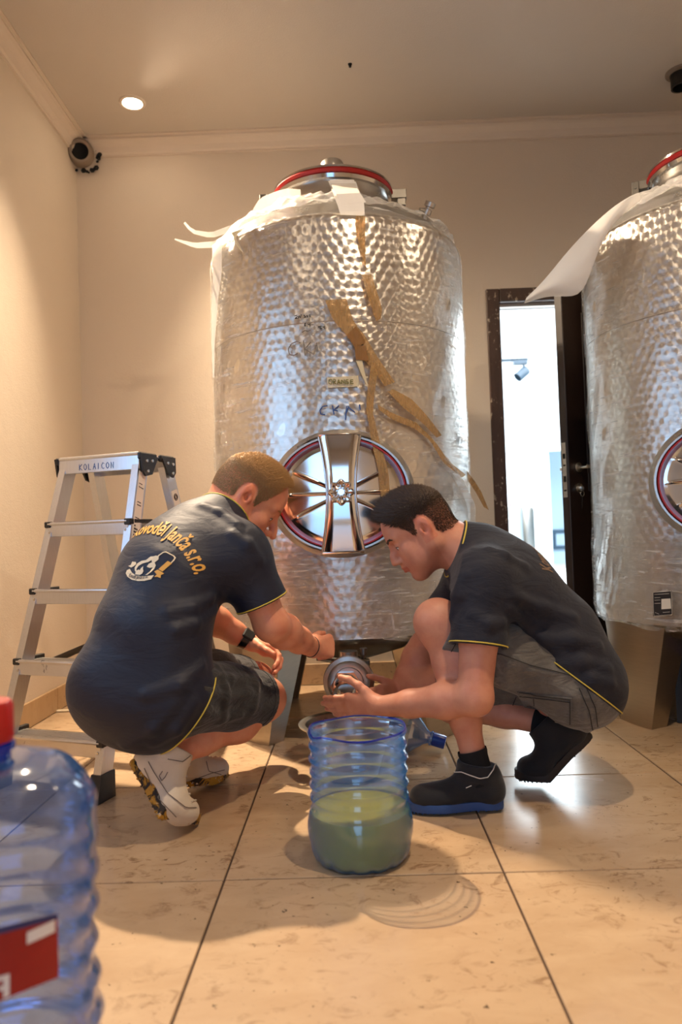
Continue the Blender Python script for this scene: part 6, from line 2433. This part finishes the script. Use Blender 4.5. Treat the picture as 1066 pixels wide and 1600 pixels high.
# shoes
toeR = atz(303, 1291, 0.012); heelR = at(200, 1196, 1.80)
ballR = atz(268, 1283, 0.012)
sdR = nrm((.62, -.78, .0))
upR, _, tu, fr_ = shoe(personA, 'shoe', at(204, 1190, 1.84), at(254, 1279, 1.80), at(310, 1287, 1.86), (.20, -.97, .04), 0, (M['shoe_white'], M['sole_dirty']), A['ankR'] + UP * .02, sc=1.2, label='white leather sneaker with muddy sole, heel raised')
upL, _, tu2, fr2_ = shoe(personA, 'shoe', at(262, 1230, 2.08) , at(325, 1222, 2.16), at(354, 1208, 2.24), (.66, -.72, .0), 0, (M['shoe_white'], M['sole_dirty']), A['ankL'] + UP * .02, label='white leather sneaker set flat behind the raised one')
for up_, tr_u, fq, q0, q1 in ((upR, tu, fr_, at(285, 1205, 1.87), at(288, 1262, 1.83)), (upL, tu2, fr2_, at(310, 1185, 2.2), at(338, 1195, 2.24))):
    for k in range(5):
        c_ = lerp(q0, q1, k / 4)
        n_ = fq['up']
        P = []
        for t_ in np.linspace(-.022, .022, 7):
            h = tr_u.ray_cast(Vector(c_ + fq['side'] * t_ + n_ * .08), Vector(-n_))
            if h[0] is not None: P.append(np.array(h[0]) + n_ * .002)
        if len(P) > 3: MB().tube(P, .0022, 5).build('lace', M['lace'], up_)
for pts in ([(300, 1178), (285, 1190), (262, 1186)], [(232, 1190), (240, 1205), (262, 1240), (290, 1262), (312, 1262)], [(288, 1195), (302, 1212), (300, 1240), (290, 1268)], [(254, 1205), (249, 1212), (253, 1220), (258, 1214), (262, 1206)], [(226, 1200), (246, 1245), (275, 1276)]):
    seam('seam', tu, pts, upR, M['pipegrey'], .0011)
for pts in ([(322, 1190), (326, 1205), (345, 1210)], [(310, 1215), (330, 1208), (350, 1203)]):
    seam('seam', tu2, pts, upL, M['pipegrey'], .0011)
# wrist watch on the left wrist, thin bracelet on the right
tb = bvh(VA, QA)
axL = nrm(A['wrL'] - A['elL'])
wc = A['wrL'] - axL * .022
wb_ = MB()
lo_, hi_ = loop_on(tb, wc - axL * .011, axL, 40, .07, .002), loop_on(tb, wc + axL * .011, axL, 40, .07, .002)
n_ = min(len(lo_), len(hi_))
v = lo_[:n_] + hi_[:n_] + [p + (p - wc) * .06 for p in lo_[:n_]] + [p + (p - wc) * .06 for p in hi_[:n_]]
f = []
for i in range(n_):
    j = (i + 1) % n_
    f += [(2 * n_ + i, 2 * n_ + j, 3 * n_ + j, 3 * n_ + i), (i, n_ + i, n_ + j, j), (i, j, 2 * n_ + j, 2 * n_ + i), (n_ + i, 3 * n_ + i, 3 * n_ + j, n_ + j)]
wt = wb_.add(v, f).build('wrist_watch', M['watch'], personA)
wn_ = nrm(np.cross(axL, (0, 1, 0))); wn_ = wn_ if wn_[2] > 0 else -wn_
wn_ = nrm(wn_ * .5 + np.array([.1, -.8, .2])); wn_ = nrm(wn_ - (wn_ @ axL) * axL)
h = tb.ray_cast(Vector(wc + wn_ * .1), Vector(-wn_))
pc_ = np.array(h[0]) if h[0] is not None else wc + wn_ * .03
sdw = np.cross(wn_, axL)
Mx = Matrix(((axL[0], sdw[0], wn_[0], pc_[0]), (axL[1], sdw[1], wn_[1], pc_[1]), (axL[2], sdw[2], wn_[2], pc_[2])) + ((0, 0, 0, 1),))
MB().box((-.019, -.017, -.001), (.019, .017, .010), .004, Mx).build('watch_case', M['watch'], wt, smooth=False)
axR = nrm(A['wrR'] - A['elR'])
hem_tube('bracelet', tb, A['wrR'] - axR * .012, nrm(axR + np.array([.25, 0, .1])), personA, M['ink'], .0016, off=.0012, n=40, R=.07)

# ================================================================== man with black shoes
fB = np.array([-1.0, 0, 0]); lB = np.array([0, -1.0, 0])          # facing, his left (towards the camera)
B = {}
B['pel'] = at(883, 1050, 2.07)
B['hipL'] = B['pel'] + lB * .095 + UP * -.005
B['hipR'] = B['pel'] - lB * .095 + UP * -.005
B['lum'] = at(862, 990, 2.07)
B['tho'] = at(802, 926, 2.08)
B['c7'] = at(738, 862, 2.09)
B['kneeL'] = at(684, 972, 1.975)
B['ankL'] = at(742, 1188, 1.93)
B['kneeR'] = at(650, 1075, 2.30)
B['ankR'] = at(850, 1130, 2.13)
B['shL'] = at(754, 912, 1.90)
B['elL'] = at(742, 1090, 1.84)
B['wrL'] = at(592, 1104, 2.02)
B['shR'] = at(735, 905, 2.28)
B['elR'] = at(662, 1010, 2.33)
B['wrR'] = at(622, 1080, 2.29)
hB = Head(at(654, 830, 2.09), (-.83, -.03, -.54), (-.5, .02, .86), .98)

personB = empty('person', (B['pel'][0], B['pel'][1], 0))
tag(personB, 'crouching man with dark cropped hair in faded navy shirt, grey denim shorts and black shoes', 'person')
lo = np.array([-.16, 1.70, -.01]); hi = np.array([.86, 2.52, .98])
FB_ = Field(lo, hi, VOX)


def torsoB(F, off=0.0):
    k = .06
    F.cap(B['hipL'], B['hipR'], .098 + off, .098 + off, k)
    F.ell(B['pel'] + lB * .07 - fB * .02 - UP * .03, (.098 + off,) * 3, None, k)
    F.ell(B['pel'] - lB * .07 - fB * .02 - UP * .03, (.098 + off,) * 3, None, k)
    F.cap(B['pel'], B['lum'], .100 + off, .098 + off, k, (lB, 1.42))
    F.cap(B['lum'], B['tho'], .098 + off, .098 + off, k, (lB, 1.52))
    up = lerp(B['tho'], B['c7'], .72)
    F.cap(B['tho'], up, .098 + off, .070 + off, k, (lB, 1.55))
    for s_ in ('shL', 'shR'):
        F.cap(lerp(up, B['c7'], .4), B[s_], .052 + off, .054 + off, .06)
        F.cap(lerp(B['tho'], B['c7'], .4), lerp(B['tho'], B[s_], .85), .078 + off, .058 + off, .07)
    F.cap(B['c7'], lerp(B['c7'], hB.c, .3), .056 + off, .054 + off, .05)


torsoB(FB_)
FB_.path([B['c7'], hB.w(-.035, 0, -.055), hB.w(-.02, 0, -.02)], [.060, .056, .055], .04)
head_sdf(FB_, hB, .97, .95)
arm(FB_, B['shL'], B['elL'], B['wrL'], sc=1.02)
arm(FB_, B['shR'], B['elR'], B['wrR'], sc=1.0)
leg(FB_, B['hipL'], B['kneeL'], B['ankL'], back=(1, 0, 0), sc=1.0)
leg(FB_, B['hipR'], B['kneeR'], B['ankR'], back=(0, 0, -1), sc=1.0)
dB = nrm(at(497, 1106, 2.12) - B['wrL'])
hand_sdf(FB_, B['wrL'], dB, (.2, .9, .1), nrm((-.1, -.1, 1)), curl=(.06, .14, .12), spread=-.035, thumb=(.80, .05, .5), sc=1.04)
hand_sdf(FB_, B['wrR'], nrm((-.50, -.60, -.02)), (-.7, .5, .1), nrm((-.1, .15, 1)), curl=(.2, .3, .2), spread=.02, thumb=(.6, .2, .3), sc=.95)
VB, QB = FB_.mesh(2)
bodyB = quick_mesh('body', VB, QB, M['skinB'], personB, tint_for(VB, hB, (.56, .50, .48), (.24, .20, .18), (.86, .84, .84)))
rngB = np.random.RandomState(5)
make_hair('hair', hB, VB, QB, M['hairB'], personB, rngB, .030, .006, .076, 24000, (.75, 0, .45), recede=-.004, cap_t=.0022, fwd_lift=.5, nape=.006)
face_parts(hB, VB, QB, personB, M['hairB'], rngB, .008)

TB = FB_.like(); torsoB(TB, .015)
nHB = nrm(np.array([-.62, 0, -.78]))
hemB = at(905, 1068, 1.93)
TB.plane(hemB, nHB)
for sh, el, q in (('shL', 'elL', .56), ('shR', 'elR', .6)):
    S_ = FB_.like()
    e_ = lerp(B[sh], B[el], q); ax = nrm(B[el] - B[sh])
    S_.cap(B[sh] - ax * .02, e_ + ax * .05, .068, .075, .02)
    S_.plane(e_, ax)
    TB.union(S_, .035)
    hol = FB_.like(); hol.cap(e_ - ax * .03, e_ + ax * .1, .060, .066, .01); TB.minus(hol, .004)
for pix, r_ in (([(798, 950), (830, 985), (868, 1015)], .009), ([(802, 930), (845, 950), (895, 965)], .008), ([(765, 858), (790, 868), (820, 885)], .006), ([(728, 900), (712, 930), (706, 965)], .007),
                ([(872, 1040), (910, 1035), (950, 1045)], .008), ([(850, 1000), (895, 1000), (935, 1010)], .008), ([(708, 880), (712, 905), (720, 930)], .006), ([(740, 960), (765, 975), (785, 972)], .006), ([(890, 1058), (925, 1062), (955, 1068)], .006)):
    TB.fold(pix, r_, .025)
nkB = nrm(hB.w(-.035, 0, -.055) - B['c7'])
colB = B['c7'] + nkB * .012
hol = FB_.like(); hol.cap(colB - nkB * .05, colB + nkB * .2, .0655, .067, .01); TB.minus(hol, .006)
TB.plane(colB + nkB * .04, nkB)
VS, QS = TB.mesh(2)
shirtB = quick_mesh('shirt', VS, QS, M['shirtB'], personB)
tS = bvh(VS, QS)
for sh, el, q in (('shL', 'elL', .56), ('shR', 'elR', .6)):
    e_ = lerp(B[sh], B[el], q); ax = nrm(B[el] - B[sh])
    hem_tube('sleeve_piping', tS, e_ - ax * .005, ax, shirtB, M['piping'], .0018, R=.11)
hem_tube('hem_piping', tS, B['pel'] + nHB * ((hemB - B['pel']) @ nHB - .005), nHB, shirtB, M['piping'], .0019, off=.0014, n=120, R=.29)
P = [p for p in loop_on(tS, colB + nkB * COB, nkB, 64, .10, .0008)]
MB().tube(P, .0022, 6, closed=True).build('collar_piping', M['piping'], shirtB)
tdir = nrm(B['c7'] - B['tho'])
bk = nrm(np.array([.62, 0, .78]))
vdir = nrm(tdir - (tdir @ bk) * bk); udir = np.cross(vdir, bk)
if udir @ (-lB) < 0: udir = -udir
ctb = at(830, 880, 2.08)
back_print(tS, shirtB, (ctb + bk * .4, udir, vdir, -bk), M['print_faded'], M['print_faded'], M['shirtB'], logo=False)

SB = FB_.like()
SB.cap(B['hipL'], B['hipR'], .105, .105, .06)
SB.ell(B['pel'] + lB * .07 - fB * .03 - UP * .035, (.104, .104, .104), None, .05)
SB.ell(B['pel'] - lB * .07 - fB * .03 - UP * .035, (.104, .104, .104), None, .05)
SB.cap(B['pel'], lerp(B['pel'], B['lum'], .7), .104, .102, .05, (lB, 1.38))
for s_, q in (('L', .93), ('R', .80)):
    Tq = FB_.like()
    h_, k_ = B['hip' + s_], B['knee' + s_]; ax = nrm(k_ - h_)
    Tq.cap(h_, lerp(h_, k_, .5), .108, .092, .03); Tq.cap(lerp(h_, k_, .5), k_ + ax * .02, .092, .080, .03)
    Tq.plane(lerp(h_, k_, q), ax)
    hol = FB_.like(); c_ = lerp(h_, k_, q); hol.cap(c_ - ax * .04, c_ + ax * .08, .068, .072, .01); Tq.minus(hol, .004)
    SB.union(Tq, .03)
SB.plane(hemB - nHB * .07, -nHB)
for pix in ([(790, 1025), (830, 1045), (880, 1055)], [(775, 1060), (800, 1075), (835, 1075)], [(900, 1095), (915, 1120), (918, 1142)], [(870, 1070), (895, 1085), (930, 1090)], [(800, 1110), (830, 1135), (870, 1142)], [(785, 1000), (795, 1040), (790, 1070)]):
    SB.fold(pix, .006, .02)
V_, Q_ = SB.mesh(2)
shortsB = quick_mesh('shorts', V_, Q_, M['shortsB'], personB)
tq = bvh(V_, Q_)
for s_, q in (('L', .93), ('R', .80)):
    h_, k_ = B['hip' + s_], B['knee' + s_]; ax = nrm(k_ - h_)
    hem_tube('hem_seam', tq, lerp(h_, k_, q) - ax * .024, ax, shortsB, M['stitch'], .0012, R=.135)


# cargo pocket and seams of the denim
v, f = [], []
q4 = [np.array(p, float) for p in ((808, 1080), (894, 1090), (893, 1140), (832, 1126))]
for o_ in (.005, -.002):
    for j in range(7):
        for i in range(9):
            s, t_ = i / 8, j / 6
            p = (q4[0] * (1 - s) + q4[1] * s) * (1 - t_) + (q4[3] * (1 - s) + q4[2] * s) * t_
            h = on_tree(tq, p[0], p[1], o_)
            v.append(h if h is not None else v[-1])
for j in range(6):
    for i in range(8):
        a = j * 9 + i
        f += [(a, a + 1, a + 10, a + 9), (63 + a, 63 + a + 9, 63 + a + 10, 63 + a + 1)]
for i in range(8): f += [(i, 63 + i, 64 + i, i + 1), (54 + i, 55 + i, 118 + i, 117 + i)]
for j in range(6): f += [(j * 9, j * 9 + 9, 63 + j * 9 + 9, 63 + j * 9), (j * 9 + 8, 63 + j * 9 + 8, 63 + j * 9 + 17, j * 9 + 17)]
pk = MB().add(v, f).build('cargo_pocket', M['shortsB'], shortsB)
tpk = bvh_obj(pk)
for pts in ([(811, 1083), (892, 1093)], [(812, 1087), (891, 1097)], [(834, 1092), (838, 1125)], [(891, 1095), (891, 1138)]):
    seam('pocket_stitch', tpk, pts, pk, M['stitch'], .0012, 14)
for pts in ([(783, 1022), (830, 1040), (880, 1052), (900, 1058)], [(905, 1075), (920, 1110), (926, 1140)], [(915, 1072), (930, 1105), (934, 1135)], [(800, 1105), (806, 1090), (812, 1080)], [(720, 1000), (760, 1020), (783, 1022)]):
    seam('seam', tq, pts, shortsB, M['stitch'], .0012)

# shoes and socks
smb = dict(side=(.05, -1, 0))
hL, bL, tL = at(786, 1254, 1.93), at(690, 1262, 1.925), at(634, 1262, 1.93)
for q in (hL, bL, tL): q[2] = .0045
upB, FS_, tuB, frB = shoe(personB, 'shoe', hL, bL, tL, (.03, -1, 0), 0, (M['shoe_black'], M['sole_blue']), B['ankL'] + UP * .0, label='black knit sneaker with a blue sole, flat on the floor', low=.026)
upB2, _, tuB2, frB2 = shoe(personB, 'shoe', at(924, 1147, 2.10), at(852, 1216, 2.09), at(806, 1216, 2.10), (.1, -1, .0), 0, (M['shoe_black'], M['sole_dark']), at(842, 1128, 2.12), label='black knit sneaker with its heel raised under the seat', low=.026)
for up_, tr_u, A0, A1 in ((upB, tuB, B['kneeL'], B['ankL']), (upB2, tuB2, B['kneeR'], B['ankR'])):
    ax = nrm(A1 - A0)
    sk = MB()
    prof = [(.0385, -.028), (.0395, -.022), (.0375, -.01), (.0375, .02), (.038, .06)]
    sk.lathe(prof, 28, A1, ax)
    sk.build('sock', M['sock'], personB)
seam('collar_trim', tuB, [(711, 1207), (722, 1206), (735, 1211), (750, 1216), (762, 1214), (770, 1203), (775, 1194)], upB, M['sticker'], .0014, 30)
seam('tab_mark', tuB, [(728, 1231), (737, 1227)], upB, M['sticker'], .0012, 4)
